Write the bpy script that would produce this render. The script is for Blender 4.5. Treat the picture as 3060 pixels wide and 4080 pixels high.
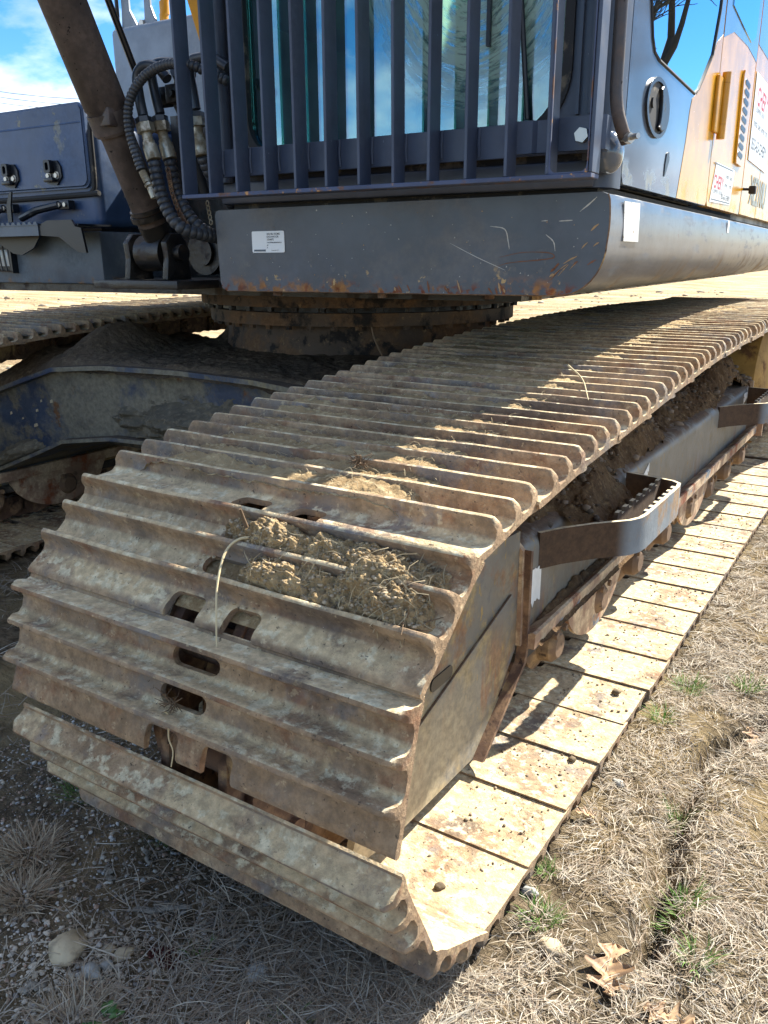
import bpy, bmesh, math, random
import numpy as np
from mathutils import Matrix, Vector
R = math.radians
random.seed(7); RNG = np.random.default_rng(11)
for o in list(bpy.data.objects): bpy.data.objects.remove(o)
SC = bpy.context.scene; COL = SC.collection

# ------------------------------------------------------------------ camera, sky, sun, exposure
cd = bpy.data.cameras.new("camera"); cam = bpy.data.objects.new("camera", cd); COL.objects.link(cam)
YAW, PIT, ROL = .5742, .3006, -.005
f_ = Vector((-math.sin(YAW)*math.cos(PIT), math.cos(YAW)*math.cos(PIT), -math.sin(PIT)))
r_ = Vector((math.cos(YAW), math.sin(YAW), 0)); u_ = r_.cross(f_)
r2 = r_*math.cos(ROL)+u_*math.sin(ROL); u2 = -r_*math.sin(ROL)+u_*math.cos(ROL)
cam.matrix_world = Matrix(((r2.x, u2.x, -f_.x, .4494), (r2.y, u2.y, -f_.y, -.9429), (r2.z, u2.z, -f_.z, 1.1169), (0, 0, 0, 1)))
cd.sensor_fit = 'VERTICAL'; cd.sensor_height = 24; cd.lens = 3259.75/4080*24
cd.clip_start = .02; cd.clip_end = 2000
SC.camera = cam
SUN_EL, SUN_AZ = R(43.5), R(17.5)          # azimuth from +y towards +x
W = bpy.data.worlds.new("World"); SC.world = W; W.use_nodes = True
wt = W.node_tree; wt.nodes.clear()
def wn(t, **k):
    n = wt.nodes.new(t)
    for a, b in k.items(): setattr(n, a, b)
    return n
wo = wn('ShaderNodeOutputWorld'); bg = wn('ShaderNodeBackground'); bg.inputs[1].default_value = .125
sky = wn('ShaderNodeTexSky', sky_type='NISHITA', sun_disc=False, sun_elevation=SUN_EL, sun_rotation=SUN_AZ, air_density=.85, dust_density=.05, ozone_density=3.2)
tc = wn('ShaderNodeTexCoord'); sx = wn('ShaderNodeSeparateXYZ'); wt.links.new(tc.outputs['Generated'], sx.inputs[0])
ad = wn('ShaderNodeMath', operation='ADD'); ad.inputs[1].default_value = .34; wt.links.new(sx.outputs[2], ad.inputs[0])
mx = wn('ShaderNodeMath', operation='MAXIMUM'); mx.inputs[1].default_value = .06; wt.links.new(ad.outputs[0], mx.inputs[0])
cb = wn('ShaderNodeCombineXYZ')
for i in (0, 1):
    dv = wn('ShaderNodeMath', operation='DIVIDE'); wt.links.new(sx.outputs[i], dv.inputs[0]); wt.links.new(mx.outputs[0], dv.inputs[1]); wt.links.new(dv.outputs[0], cb.inputs[i])
nz = wn('ShaderNodeTexNoise'); nz.inputs['Scale'].default_value = 1.15; nz.inputs['Detail'].default_value = 9; nz.inputs['Roughness'].default_value = .55; nz.inputs['Distortion'].default_value = .15
mp = wn('ShaderNodeMapping'); mp.inputs['Location'].default_value = (6.6, .4, 0); wt.links.new(cb.outputs[0], mp.inputs[0]); wt.links.new(mp.outputs[0], nz.inputs['Vector'])
cr = wn('ShaderNodeValToRGB'); cr.color_ramp.elements[0].position = .485; cr.color_ramp.elements[1].position = .60; wt.links.new(nz.outputs[0], cr.inputs[0])
nz2 = wn('ShaderNodeTexNoise'); nz2.inputs['Scale'].default_value = 2.2; nz2.inputs['Detail'].default_value = 6; wt.links.new(mp.outputs[0], nz2.inputs['Vector'])
cr2 = wn('ShaderNodeValToRGB'); cr2.color_ramp.elements[0].color = (2.6, 3.0, 3.8, 1); cr2.color_ramp.elements[1].color = (6.3, 6.4, 6.5, 1); cr2.color_ramp.elements[0].position = .38; cr2.color_ramp.elements[1].position = .58
wt.links.new(nz2.outputs[0], cr2.inputs[0])
mxc = wn('ShaderNodeMix', data_type='RGBA'); wt.links.new(cr.outputs[0], mxc.inputs[0]); hs = wn('ShaderNodeHueSaturation'); hs.inputs['Saturation'].default_value = 1.32; hs.inputs['Value'].default_value = .70; wt.links.new(sky.outputs[0], hs.inputs['Color']); wt.links.new(hs.outputs[0], mxc.inputs[6]); wt.links.new(cr2.outputs[0], mxc.inputs[7])
wt.links.new(mxc.outputs[2], bg.inputs[0]); wt.links.new(bg.outputs[0], wo.inputs[0])
sd = bpy.data.lights.new("sun", 'SUN'); sun = bpy.data.objects.new("sun", sd); COL.objects.link(sun)
sd.energy = 5.0; sd.angle = R(.55); sd.color = (1, .95, .85)
tosun = Vector((math.sin(SUN_AZ)*math.cos(SUN_EL), math.cos(SUN_AZ)*math.cos(SUN_EL), math.sin(SUN_EL)))
sun.rotation_euler = tosun.to_track_quat('Z', 'Y').to_euler()
SC.view_settings.view_transform = 'Standard'; SC.view_settings.look = 'None'; SC.view_settings.exposure = 1.5; SC.view_settings.gamma = 1

# ------------------------------------------------------------------ material helpers
def col(h):
    c = [int(h[i:i+2], 16)/255 for i in (0, 2, 4)]
    return tuple(x/12.92 if x < .04045 else ((x+.055)/1.055)**2.4 for x in c)+(1,)
class NT:
    def __init__(s, name):
        s.m = bpy.data.materials.new(name); s.m.use_nodes = True; s.t = s.m.node_tree; s.t.nodes.clear()
        s.out = s.n('ShaderNodeOutputMaterial'); s.geo = s.n('ShaderNodeNewGeometry'); s.pos = s.geo.outputs['Position']
        s.p = s.n('ShaderNodeBsdfPrincipled'); s.l(s.p.outputs[0], s.out.inputs[0])
    def n(s, t, **k):
        n = s.t.nodes.new(t)
        for a, b in k.items(): setattr(n, a, b)
        return n
    def l(s, a, b): s.t.links.new(a, b)
    def objpos(s):
        s.pos = s.n('ShaderNodeTexCoord').outputs['Object']
    def noise(s, scale, detail=6, rough=.6, dist=0, st=None, off=0, vec=None):
        v = vec or s.pos
        if st or off:
            m = s.n('ShaderNodeMapping'); m.inputs['Scale'].default_value = st or (1, 1, 1); m.inputs['Location'].default_value = (off, off*.7, off*1.3); s.l(v, m.inputs[0]); v = m.outputs[0]
        n = s.n('ShaderNodeTexNoise'); n.inputs['Scale'].default_value = scale; n.inputs['Detail'].default_value = detail; n.inputs['Roughness'].default_value = rough; n.inputs['Distortion'].default_value = dist
        s.l(v, n.inputs['Vector']); return n.outputs[0]
    def rng(s, v, lo, hi, a=0, b=1, smooth=True):
        n = s.n('ShaderNodeMapRange'); n.interpolation_type = 'SMOOTHSTEP' if smooth else 'LINEAR'
        for i, x in enumerate((lo, hi, a, b)): n.inputs[i+1].default_value = x
        s.l(v, n.inputs[0]); return n.outputs[0]
    def math(s, op, a, b=None):
        n = s.n('ShaderNodeMath', operation=op)
        for i, x in enumerate((a, b)):
            if x is None: continue
            if isinstance(x, (int, float)): n.inputs[i].default_value = x
            else: s.l(x, n.inputs[i])
        return n.outputs[0]
    def mix(s, f, a, b):
        n = s.n('ShaderNodeMix', data_type='RGBA')
        for i, x in ((0, f), (6, a), (7, b)):
            if isinstance(x, (int, float, tuple)): n.inputs[i].default_value = x
            else: s.l(x, n.inputs[i])
        return n.outputs[2]
    def mixf(s, f, a, b):
        n = s.n('ShaderNodeMix', data_type='FLOAT')
        for i, x in ((0, f), (2, a), (3, b)):
            if isinstance(x, (int, float)): n.inputs[i].default_value = x
            else: s.l(x, n.inputs[i])
        return n.outputs[0]
    def sep(s, v):
        n = s.n('ShaderNodeSeparateXYZ'); s.l(v, n.inputs[0]); return n.outputs
    def bump(s, h, strength, dist=.01, prev=None):
        n = s.n('ShaderNodeBump'); n.inputs['Strength'].default_value = strength; n.inputs['Distance'].default_value = dist; s.l(h, n.inputs['Height'])
        if prev: s.l(prev, n.inputs['Normal'])
        return n.outputs[0]
def grimy(name, base, layers=(), rough=.6, metal=0., spec=.5, bumps=(), coat=0, objc=False):
    """layers: dict(c, s, lo, hi, d, st, z=(lo,hi), up=(lo,hi), r, a, off)"""
    t = NT(name)
    if objc: t.objpos()
    c = col(base) if isinstance(base, str) else base
    c0 = t.noise(9, 4, .6); c = t.mix(t.rng(c0, .3, .7, 0, 1), tuple(x*.82 for x in c[:3])+(1,), tuple(min(1, x*1.15) for x in c[:3])+(1,))
    ro = rough; prev = None; masks = []
    for L in layers:
        m = t.rng(t.noise(L.get('s', 8), L.get('d', 8), L.get('rr', .65), L.get('dist', 0), L.get('st'), L.get('off', len(masks)*3.7+1)), L.get('lo', .5), L.get('hi', .6))
        if 'z' in L: m = t.math('MULTIPLY', m, t.rng(t.sep(t.pos)[2], *L['z']))
        if 'y' in L: m = t.math('MULTIPLY', m, t.rng(t.sep(t.pos)[1], *L['y']))
        if 'x' in L: m = t.math('MULTIPLY', m, t.rng(t.sep(t.pos)[0], *L['x']))
        if 'up' in L: m = t.math('MULTIPLY', m, t.rng(t.sep(t.geo.outputs['Normal'])[2], *L['up']))
        if 'a' in L: m = t.math('MULTIPLY', m, L['a'])
        lc = col(L['c']) if isinstance(L['c'], str) else L['c']
        v = t.noise(L.get('vs', 60), 5, .7, off=5)
        lc = t.mix(t.rng(v, .3, .7), tuple(x*.7 for x in lc[:3])+(1,), tuple(min(1, x*1.2) for x in lc[:3])+(1,))
        c = t.mix(m, c, lc); ro = t.mixf(m, ro, L.get('r', .9)); masks.append(m)
        if L.get('b'): prev = t.bump(m, L['b'], .004, prev)
        metal = t.mixf(m, metal, 0.) if metal != 0. else 0.
    for (s_, st_, di) in bumps: prev = t.bump(t.noise(s_, 8, .65, off=2), st_, di, prev)
    t.l(c, t.p.inputs['Base Color'])
    for nme, v in (('Roughness', ro), ('Metallic', metal)):
        if isinstance(v, (int, float)): t.p.inputs[nme].default_value = v
        else: t.l(v, t.p.inputs[nme])
    t.p.inputs['Specular IOR Level'].default_value = spec
    if coat: t.p.inputs['Coat Weight'].default_value = coat; t.p.inputs['Coat Roughness'].default_value = .08
    if prev: t.l(prev, t.p.inputs['Normal'])
    return t.m
def plain(name, c, rough=.5, metal=0, spec=.5):
    t = NT(name); t.p.inputs['Base Color'].default_value = col(c) if isinstance(c, str) else c
    t.p.inputs['Roughness'].default_value = rough; t.p.inputs['Metallic'].default_value = metal; t.p.inputs['Specular IOR Level'].default_value = spec
    return t.m
M = {}
TAN, TAN2, RUST, RUST2 = 'A8906C', 'C8AF84', '7E4A26', '9A5A2A'
M['shoe'] = grimy('worn track steel', '766C62', [
    dict(c='93795C', s=4, lo=.34, hi=.54), dict(c='AB9070', s=10, lo=.44, hi=.62, a=.8), dict(c='6C6E70', s=6.5, lo=.54, hi=.64, r=.5, off=9, a=.6),
    dict(c='7E5236', s=13, lo=.52, hi=.68, a=.65), dict(c='574A40', s=3, lo=.52, hi=.66, a=.8, off=21), dict(c='C4AD86', s=5.5, lo=.42, hi=.54, up=(.35, .85), b=.6), dict(c='D6CAA8', s=38, lo=.50, hi=.60, up=(.4, .85), a=.8),
    dict(c='B89E74', s=26, lo=.60, hi=.70, a=.5), dict(c='D8C49C', s=60, lo=.60, hi=.66, a=.35), dict(c='332A24', s=120, lo=.63, hi=.72, d=3, a=.8)],
    rough=.62, bumps=((38, .6, .006), (160, .6, .003), (8, .4, .012)))
M['shoe_in'] = M['shoe']
M['frame'] = grimy('dusty grey frame paint', '67655F', [
    dict(c='8C7046', s=3.0, lo=.50, hi=.62, z=(.44, .22), st=(1, 1, .5)), dict(c='8A4F20', s=5, lo=.52, hi=.66, z=(.42, .2), st=(1, 2.2, .5), a=.9),
    dict(c='A98A45', s=34, lo=.60, hi=.66, st=(1, 1, .5), a=.7), dict(c='8B7A5C', s=7, lo=.48, hi=.7, a=.6), dict(c='A08A5E', s=6, lo=.50, hi=.62, y=(.75, .6), a=.85), dict(c='4C555E', s=4, lo=.54, hi=.62, y=(.75, .6), a=.8, off=31), dict(c='8A5C34', s=6, lo=.55, hi=.66, y=(.75, .6), a=.7), dict(c='A99A7C', s=3, lo=.36, hi=.5, y=(.62, .3), z=(.40, .22), a=.85),
    dict(c='5B4838', s=9, lo=.35, hi=.5, up=(.4, .8))], rough=.45, bumps=((60, .25, .003), (9, .2, .006)))
M['rusty'] = grimy('rusty bare steel', '5C4434', [dict(c='84684E', s=18, lo=.42, hi=.6), dict(c='A98C60', s=7, lo=.55, hi=.66), dict(c='3D2C22', s=45, lo=.6, hi=.68)], rough=.8, bumps=((90, .5, .003),))
M['ledge'] = grimy('rusty ledge edge', '8C705A', [dict(c='BCA586', s=10, lo=.42, hi=.6), dict(c='80492C', s=9, lo=.54, hi=.66), dict(c='6E7880', s=6, lo=.6, hi=.65)], rough=.75, bumps=((70, .4, .003),))
M['body'] = grimy('muddy carbody paint', '2E3A4E', [
    dict(c='77705F', s=2.6, lo=.44, hi=.56, b=.6), dict(c='6B6456', s=16, lo=.52, hi=.64, b=.5), dict(c='8A7A55', s=5, lo=.55, hi=.7, z=(.66, .74)), dict(c='B98B52', s=26, lo=.73, hi=.75), dict(c='6E4A2C', s=8, lo=.62, hi=.7),
    dict(c='57493B', s=20, lo=.2, hi=.4, up=(.5, .8))], rough=.5, bumps=((26, .5, .008), (90, .4, .004)))
M['dark_mud'] = grimy('dark muddy steel', '3A3630', [dict(c='585044', s=5, lo=.45, hi=.6), dict(c='2A2622', s=12, lo=.5, hi=.6)], rough=.9, bumps=((22, .6, .008),))
M['bearing'] = grimy('grimy bearing steel', '5A4838', [dict(c='75573C', s=6, lo=.45, hi=.6), dict(c='2B241F', s=9, lo=.52, hi=.62), dict(c='8A6E4E', s=30, lo=.6, hi=.68)], rough=.75, bumps=((60, .5, .004),))
M['deckpaint'] = grimy('dark grey blue paint', '424954', [
    dict(c='9A6A3A', s=16, lo=.50, hi=.60, z=(1.085, 1.045)), dict(c='7A3F1C', s=30, lo=.52, hi=.6, z=(1.07, 1.038)),
    dict(c='C0A070', s=26, lo=.62, hi=.66, z=(1.12, 1.06)), dict(c='A9ABA8', s=70, lo=.76, hi=.79, d=2), dict(c='6C727A', s=6, lo=.5, hi=.75, a=.35), dict(c='8A8272', s=34, lo=.58, hi=.70, a=.35, z=(1.20, 1.05)), dict(c='8A8272', s=5, lo=.48, hi=.66, a=.3)], rough=.30, spec=.5, bumps=((4, .06, .02),))
M['deckside'] = grimy('scuffed grey paint', '5A626C', [
    dict(c='8E959C', s=22, lo=.52, hi=.72, st=(1, .35, 1.6), a=.5), dict(c='A0875F', s=5, lo=.5, hi=.68, z=(1.17, 1.06), a=.8), dict(c='8A4F28', s=24, lo=.66, hi=.72), dict(c='B9B9B2', s=55, lo=.72, hi=.76, st=(1, .3, 1))], rough=.3, bumps=((60, .05, .003), (5, .08, .02)))
M['cabpaint'] = grimy('dark blue grey cab paint', '3B424F', [dict(c='5B5F6A', s=9, lo=.5, hi=.7, a=.4), dict(c='9AA0A8', s=80, lo=.77, hi=.8, d=2), dict(c='7A5234', s=14, lo=.70, hi=.76)], rough=.4)
M['guard'] = grimy('dark blue guard paint', '3A4458', [dict(c='7B8296', s=70, lo=.74, hi=.78, d=2), dict(c='4A5262', s=6, lo=.4, hi=.7, a=.5)], rough=.42)
M['guardrust'] = grimy('rust stained guard rail', '46506A', [dict(c='6E5244', s=14, lo=.55, hi=.63), dict(c='B98A5A', s=40, lo=.6, hi=.66)], rough=.7)
M['doorgrey'] = grimy('glossy grey door paint', '565F6B', [dict(c='8F958F', s=16, lo=.5, hi=.62, z=(1.33, 1.285), a=.7), dict(c='B7AFA2', s=60, lo=.75, hi=.78, d=2)], rough=.13, spec=.5, coat=.35)
M['yellow'] = grimy('glossy yellow paint', 'D39A1E', [dict(c='D8B878', s=12, lo=.5, hi=.64, z=(1.34, 1.285), a=.6), dict(c='E3C98C', s=70, lo=.72, hi=.76, d=2)], rough=.22, spec=.4, coat=.15)
M['yellowmatt'] = grimy('yellow hinge paint', 'C98F1A', rough=.35)
M['boompaint'] = grimy('orange yellow boom paint', 'D0901C', rough=.4)
M['tankgrey'] = grimy('light grey painted tank', '7C8894', [dict(c='98A2AA', s=5, lo=.45, hi=.7, a=.5)], rough=.4)
M['boxblue'] = grimy('dark blue plastic and steel box', '344A6C', [dict(c='8C8C80', s=10, lo=.62, hi=.67), dict(c='586C88', s=4, lo=.45, hi=.7, a=.5), dict(c='8A6A48', s=14, lo=.5, hi=.62, z=(1.065, 1.04))], rough=.36)
M['boxgrey'] = grimy('grey steel skirt', '4F5B68', [dict(c='6C767E', s=4, lo=.45, hi=.65, a=.6), dict(c='8A6A48', s=14, lo=.48, hi=.6, z=(1.07, 1.038))], rough=.4)
M['black'] = grimy('black painted steel', '14181F', [dict(c='4C4A48', s=28, lo=.6, hi=.7, a=.6)], rough=.35)
M['greasy'] = grimy('greasy black steel', '1B1917', [dict(c='3F342B', s=12, lo=.5, hi=.62), dict(c='7A4E24', s=16, lo=.70, hi=.74)], rough=.35, bumps=((60, .5, .004),))
M['rubber'] = grimy('black rubber', '1D1E20', [dict(c='6E6658', s=16, lo=.56, hi=.64, a=.7)], rough=.7)
M['cylinder'] = grimy('grimy dark cylinder paint', '3B3330', [dict(c='5E5048', s=5, lo=.4, hi=.6), dict(c='15110F', s=70, lo=.66, hi=.7, d=3), dict(c='8A7258', s=3.5, lo=.5, hi=.66, x=(-1.60, -1.68))], rough=.42, spec=.6, bumps=((80, .25, .003),))
M['spiral'] = grimy('grey black plastic spiral', '33363B', [dict(c='6B6E70', s=30, lo=.6, hi=.7, a=.5)], rough=.45)
M['pipe'] = grimy('dark painted pipe', '30353C', rough=.35)
M['zinc'] = grimy('zinc plated fitting', 'A9A493', [dict(c='7A6E58', s=30, lo=.42, hi=.6), dict(c='D0CABC', s=14, lo=.55, hi=.65)], rough=.38, metal=.6)
M['chrome'] = plain('bare bolt steel', 'B8B4AC', .35, .8)
M['sticker'] = plain('white sticker', 'E6E8E8', .35)
M['oldsticker'] = grimy('torn white sticker', 'D9DAD6', [dict(c='8C7C62', s=30, lo=.6, hi=.66)], rough=.5)
M['ink'] = plain('black print', '22252A', .5)
M['redink'] = plain('red print', 'B02434', .5)
M['greyink'] = plain('grey blue print', '59626C', .5)
M['seat'] = plain('black seat fabric', '1A1C1E', .9)
M['interior'] = plain('dark grey cab trim', '3A4044', .7)
M['lampglass'] = plain('lamp lens', 'D8DDDD', .1, 0, .8)
M['final'] = grimy('tan muddy drive housing', 'A07C3C', [dict(c='6A4A2A', s=8, lo=.5, hi=.62)], rough=.7, bumps=((30, .4, .006),))

def glass(name, tint, refl, rough=.0, smear=False):
    t = NT(name); t.objpos(); t.t.nodes.remove(t.p)
    tr = t.n('ShaderNodeBsdfTransparent'); tr.inputs[0].default_value = tint
    gl = t.n('ShaderNodeBsdfGlossy'); gl.inputs['Roughness'].default_value = rough; gl.inputs[0].default_value = (.62, .85, 1, 1)
    fr = t.n('ShaderNodeFresnel'); fr.inputs[0].default_value = 1.5
    m = t.n('ShaderNodeMixShader'); t.l(t.rng(fr.outputs[0], 0, 1, refl, 1, False), m.inputs[0]); t.l(tr.outputs[0], m.inputs[1]); t.l(gl.outputs[0], m.inputs[2])
    res = m.outputs[0]
    if smear:
        s = t.sep(t.pos); dx = t.math('SUBTRACT', s[0], 1.075); dz = t.math('SUBTRACT', s[2], 1.72)
        rr = t.math('SQRT', t.math('ADD', t.math('MULTIPLY', dx, dx), t.math('MULTIPLY', dz, dz)))
        an = t.math('ARCTAN2', dz, dx)
        wob = t.noise(5, 2, .5); r3 = t.math('ADD', rr, t.math('MULTIPLY', wob, .06))
        cbn = t.n('ShaderNodeCombineXYZ'); t.l(t.math('MULTIPLY', r3, 46), cbn.inputs[0]); t.l(t.math('MULTIPLY', an, 1.1), cbn.inputs[1])
        st = t.noise(2.2, 5, .7, vec=cbn.outputs[0]); st2 = t.noise(7, 5, .7)
        mk = t.math('MULTIPLY', t.rng(r3, .37, .20), t.rng(rr, .0, .03))
        mk = t.math('MULTIPLY', mk, t.math('MULTIPLY', t.rng(st, .36, .54, .12, 1), t.rng(st2, .30, .46)))
        di = t.n('ShaderNodeBsdfDiffuse'); di.inputs[0].default_value = (.72, .84, .76, 1)
        tl = t.n('ShaderNodeBsdfTranslucent'); tl.inputs[0].default_value = (.62, .86, .74, 1)
        ms = t.n('ShaderNodeMixShader'); ms.inputs[0].default_value = .6; t.l(di.outputs[0], ms.inputs[1]); t.l(tl.outputs[0], ms.inputs[2])
        m2 = t.n('ShaderNodeMixShader'); t.l(t.math('MULTIPLY', mk, .92), m2.inputs[0]); t.l(res, m2.inputs[1]); t.l(ms.outputs[0], m2.inputs[2]); res = m2.outputs[0]
    t.l(res, t.out.inputs[0]); return t.m
M['windshield'] = glass('tinted windshield', (.42, .76, .62, 1), .22, smear=True)
M['rearglass'] = glass('tinted rear glass', (.60, .86, .62, 1), .05)
M['doorglass'] = glass('reflective door glass', (.25, .35, .38, 1), .62)

def soilmat(name, c1, c2, c3, bump=1., sc=1.):
    t = NT(name); n1 = t.noise(6*sc, 8, .65); n2 = t.noise(45*sc, 8, .7); n3 = t.noise(190*sc, 4, .7)
    c = t.mix(t.rng(n1, .35, .65), col(c1), col(c2)); c = t.mix(t.rng(n2, .5, .66), c, col(c3)); c = t.mix(t.math('MULTIPLY', t.rng(n3, .6, .72), .6), c, col('3A2F24'))
    t.l(c, t.p.inputs['Base Color']); t.p.inputs['Roughness'].default_value = .95; t.p.inputs['Specular IOR Level'].default_value = .15
    b = t.bump(n2, .8*bump, .01); b = t.bump(n3, .8*bump, .004, b); t.l(b, t.p.inputs['Normal']); return t.m
M['soil'] = soilmat('sandy dry soil', '927A58', 'AE9670', 'C9B48C')
M['dust'] = soilmat('cream soil crust', 'C0AD84', 'D2C19A', 'DFD0AC', .5)
M['darksoil'] = soilmat('damp dark soil', '54412F', '6A543C', '7D674A')
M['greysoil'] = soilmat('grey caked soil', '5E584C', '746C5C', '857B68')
def attrmat(name, rough=.8, trans=0.):
    t = NT(name); a = t.n('ShaderNodeAttribute'); a.attribute_name = 'Col'; t.l(a.outputs[0], t.p.inputs['Base Color']); t.p.inputs['Roughness'].default_value = rough
    t.p.inputs['Specular IOR Level'].default_value = .25
    if trans:
        tl = t.n('ShaderNodeBsdfTranslucent'); t.l(a.outputs[0], tl.inputs[0]); m = t.n('ShaderNodeMixShader'); m.inputs[0].default_value = trans
        t.l(t.p.outputs[0], m.inputs[1]); t.l(tl.outputs[0], m.inputs[2]); t.l(m.outputs[0], t.out.inputs[0])
    return t.m
M['blade'] = attrmat('grass blades', .7, .25); M['pebble'] = attrmat('pebbles', .75)
M['stone'] = grimy('pale stone', 'B7A687', [dict(c='8E8068', s=20, lo=.5, hi=.65)], rough=.85, bumps=((50, .4, .004),))
M['stonegrey'] = grimy('grey stone', 'A3A39C', [dict(c='7E7A70', s=24, lo=.5, hi=.65)], rough=.8, bumps=((50, .3, .003),))
M['clod'] = grimy('soil clod', '7A6A50', [dict(c='5A4C3A', s=40, lo=.45, hi=.6)], rough=.95, bumps=((90, .6, .004),))
M['wood'] = grimy('weathered grey wood', '8B8578', [dict(c='5E564A', s=60, lo=.45, hi=.6, st=(1, 1, 1)), dict(c='AFA898', s=16, lo=.55, hi=.65)], rough=.9, bumps=((120, .5, .003),))
M['root'] = plain('pale dry root', 'C9B68E', .9); M['twig'] = plain('brown twig', '6E5942', .9)
M['leaf'] = grimy('dry brown oak leaf', '8F7152', [dict(c='B89A76', s=30, lo=.45, hi=.6), dict(c='7E5232', s=50, lo=.62, hi=.7)], rough=.55, objc=True)
M['bark'] = plain('grey bark', '4A4038', .95)

# ------------------------------------------------------------------ object helpers
WM = {}
def link(name, data, parent=None, mw=None, mat=None, kind=None, label=None, cat=None, group=None):
    o = bpy.data.objects.new(name, data); COL.objects.link(o)
    mw = mw or Matrix()
    if parent is not None:
        o.parent = parent; o.matrix_parent_inverse = Matrix(); o.matrix_basis = WM[parent.name].inverted() @ mw
    else: o.matrix_basis = mw
    WM[o.name] = mw
    if mat is not None and data is not None and not data.materials: data.materials.append(mat)
    for k, v in (('kind', kind), ('label', label), ('category', cat), ('group', group)):
        if v: o[k] = v
    return o
def mesh(bm, name, smooth=False, auto=None):
    me = bpy.data.meshes.new(name); bm.to_mesh(me); bm.free()
    if smooth or auto:
        me.polygons.foreach_set('use_smooth', [True]*len(me.polygons))
    if auto: me.set_sharp_from_angle(angle=R(auto))
    return me
def part(name, bm, mat, parent=None, mw=None, auto=35, **k):
    return link(name, mesh(bm, name, auto=auto), parent, mw, mat, **k)
def B(): return bmesh.new()
def box(bm, x0, x1, y0, y1, z0, z1, bev=0, seg=2):
    r = bmesh.ops.create_cube(bm, size=1); vs = r['verts']
    for v in vs: v.co = Vector((x0+(x1-x0)*(v.co.x+.5), y0+(y1-y0)*(v.co.y+.5), z0+(z1-z0)*(v.co.z+.5)))
    if bev:
        es = list({e for v in vs for e in v.link_edges}); bmesh.ops.bevel(bm, geom=es, offset=bev, segments=seg, profile=.5, affect='EDGES')
    return bm
def prism(bm, poly, axis, lo, hi, bev=0, seg=2):
    """poly in the two other axes (cyclic order x,y,z)"""
    def mk(p, t):
        return {'x': (t, p[0], p[1]), 'y': (p[0], t, p[1]), 'z': (p[0], p[1], t)}[axis]
    a = [bm.verts.new(mk(p, lo)) for p in poly]; b = [bm.verts.new(mk(p, hi)) for p in poly]; n = len(poly); fs = []
    for i in range(n): fs.append(bm.faces.new((a[i], a[(i+1) % n], b[(i+1) % n], b[i])))
    fs.append(bm.faces.new(a[::-1])); fs.append(bm.faces.new(b))
    bmesh.ops.recalc_face_normals(bm, faces=fs)
    if bev:
        bmesh.ops.bevel(bm, geom=list({e for f in fs for e in f.edges}), offset=bev, segments=seg, profile=.5, affect='EDGES')
    return bm
def frames(pts):
    P = [Vector(p) for p in pts]; T = []
    for i in range(len(P)):
        T.append((P[min(i+1, len(P)-1)]-P[max(i-1, 0)]).normalized())
    n = T[0].orthogonal().normalized(); out = []
    for i, t in enumerate(T):
        n = (n-t*n.dot(t)).normalized(); out.append((P[i], t, n, t.cross(n)))
    return out
def tube(bm, pts, r, n=12, caps=True):
    rings = []
    for i, (p, t, a, b) in enumerate(frames(pts)):
        rr = r[i] if isinstance(r, (list, tuple)) else r
        rings.append([bm.verts.new(p+(a*math.cos(k/n*2*math.pi)+b*math.sin(k/n*2*math.pi))*rr) for k in range(n)])
    for A, C in zip(rings, rings[1:]):
        for k in range(n): bm.faces.new((A[k], A[(k+1) % n], C[(k+1) % n], C[k]))
    if caps: bm.faces.new(rings[0][::-1]); bm.faces.new(rings[-1])
    return bm
def smoothpts(pts, n=8):
    P = [Vector(p) for p in pts]; P = [P[0]*2-P[1]]+P+[P[-1]*2-P[-2]]; out = []
    for i in range(1, len(P)-2):
        for k in range(n):
            t = k/n; a, b, c, d = P[i-1], P[i], P[i+1], P[i+2]
            out.append(.5*((2*b)+(c-a)*t+(2*a-5*b+4*c-d)*t*t+(3*b-a-3*c+d)*t**3))
    out.append(P[-2]); return out
def roundrect(x0, x1, z0, z1, r, n=6):
    rs = r if isinstance(r, (list, tuple)) else [r]*4; out = []
    for (cx, cz, a0), rr in zip(((x0, z0, 180), (x1, z0, 270), (x1, z1, 0), (x0, z1, 90)), rs):
        sx = 1 if cx == x0 else -1; sz = 1 if cz == z0 else -1
        for k in range(n+1):
            a = R(a0+90*k/n); out.append((cx+sx*rr+rr*math.cos(a), cz+sz*rr+rr*math.sin(a)))
    return out
def ring(bm, outer, inner, axis, lo, hi):
    """flat frame between two loops of equal count"""
    def mk(p, t): return {'x': (t, p[0], p[1]), 'y': (p[0], t, p[1]), 'z': (p[0], p[1], t)}[axis]
    L = [[bm.verts.new(mk(p, t)) for p in poly] for poly in (outer, inner) for t in (lo, hi)]; n = len(outer); fs = []
    oa, ob, ia, ib = L
    for i in range(n):
        j = (i+1) % n
        for q in ((oa[i], oa[j], ob[j], ob[i]), (ia[j], ia[i], ib[i], ib[j]), (oa[j], oa[i], ia[i], ia[j]), (ob[i], ob[j], ib[j], ib[i])): fs.append(bm.faces.new(q))
    bmesh.ops.recalc_face_normals(bm, faces=fs); return bm
def hexbolt(bm, p, d, r=.012, h=.008):
    p = Vector(p); d = Vector(d).normalized(); a = d.orthogonal().normalized(); b = d.cross(a)
    A = [bm.verts.new(p+(a*math.cos(k*math.pi/3)+b*math.sin(k*math.pi/3))*r) for k in range(6)]
    C = [bm.verts.new(p+d*h+(a*math.cos(k*math.pi/3)+b*math.sin(k*math.pi/3))*r*.95) for k in range(6)]
    for k in range(6): bm.faces.new((A[k], A[(k+1) % 6], C[(k+1) % 6], C[k]))
    bm.faces.new(C); bm.faces.new(A[::-1]); return bm
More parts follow.
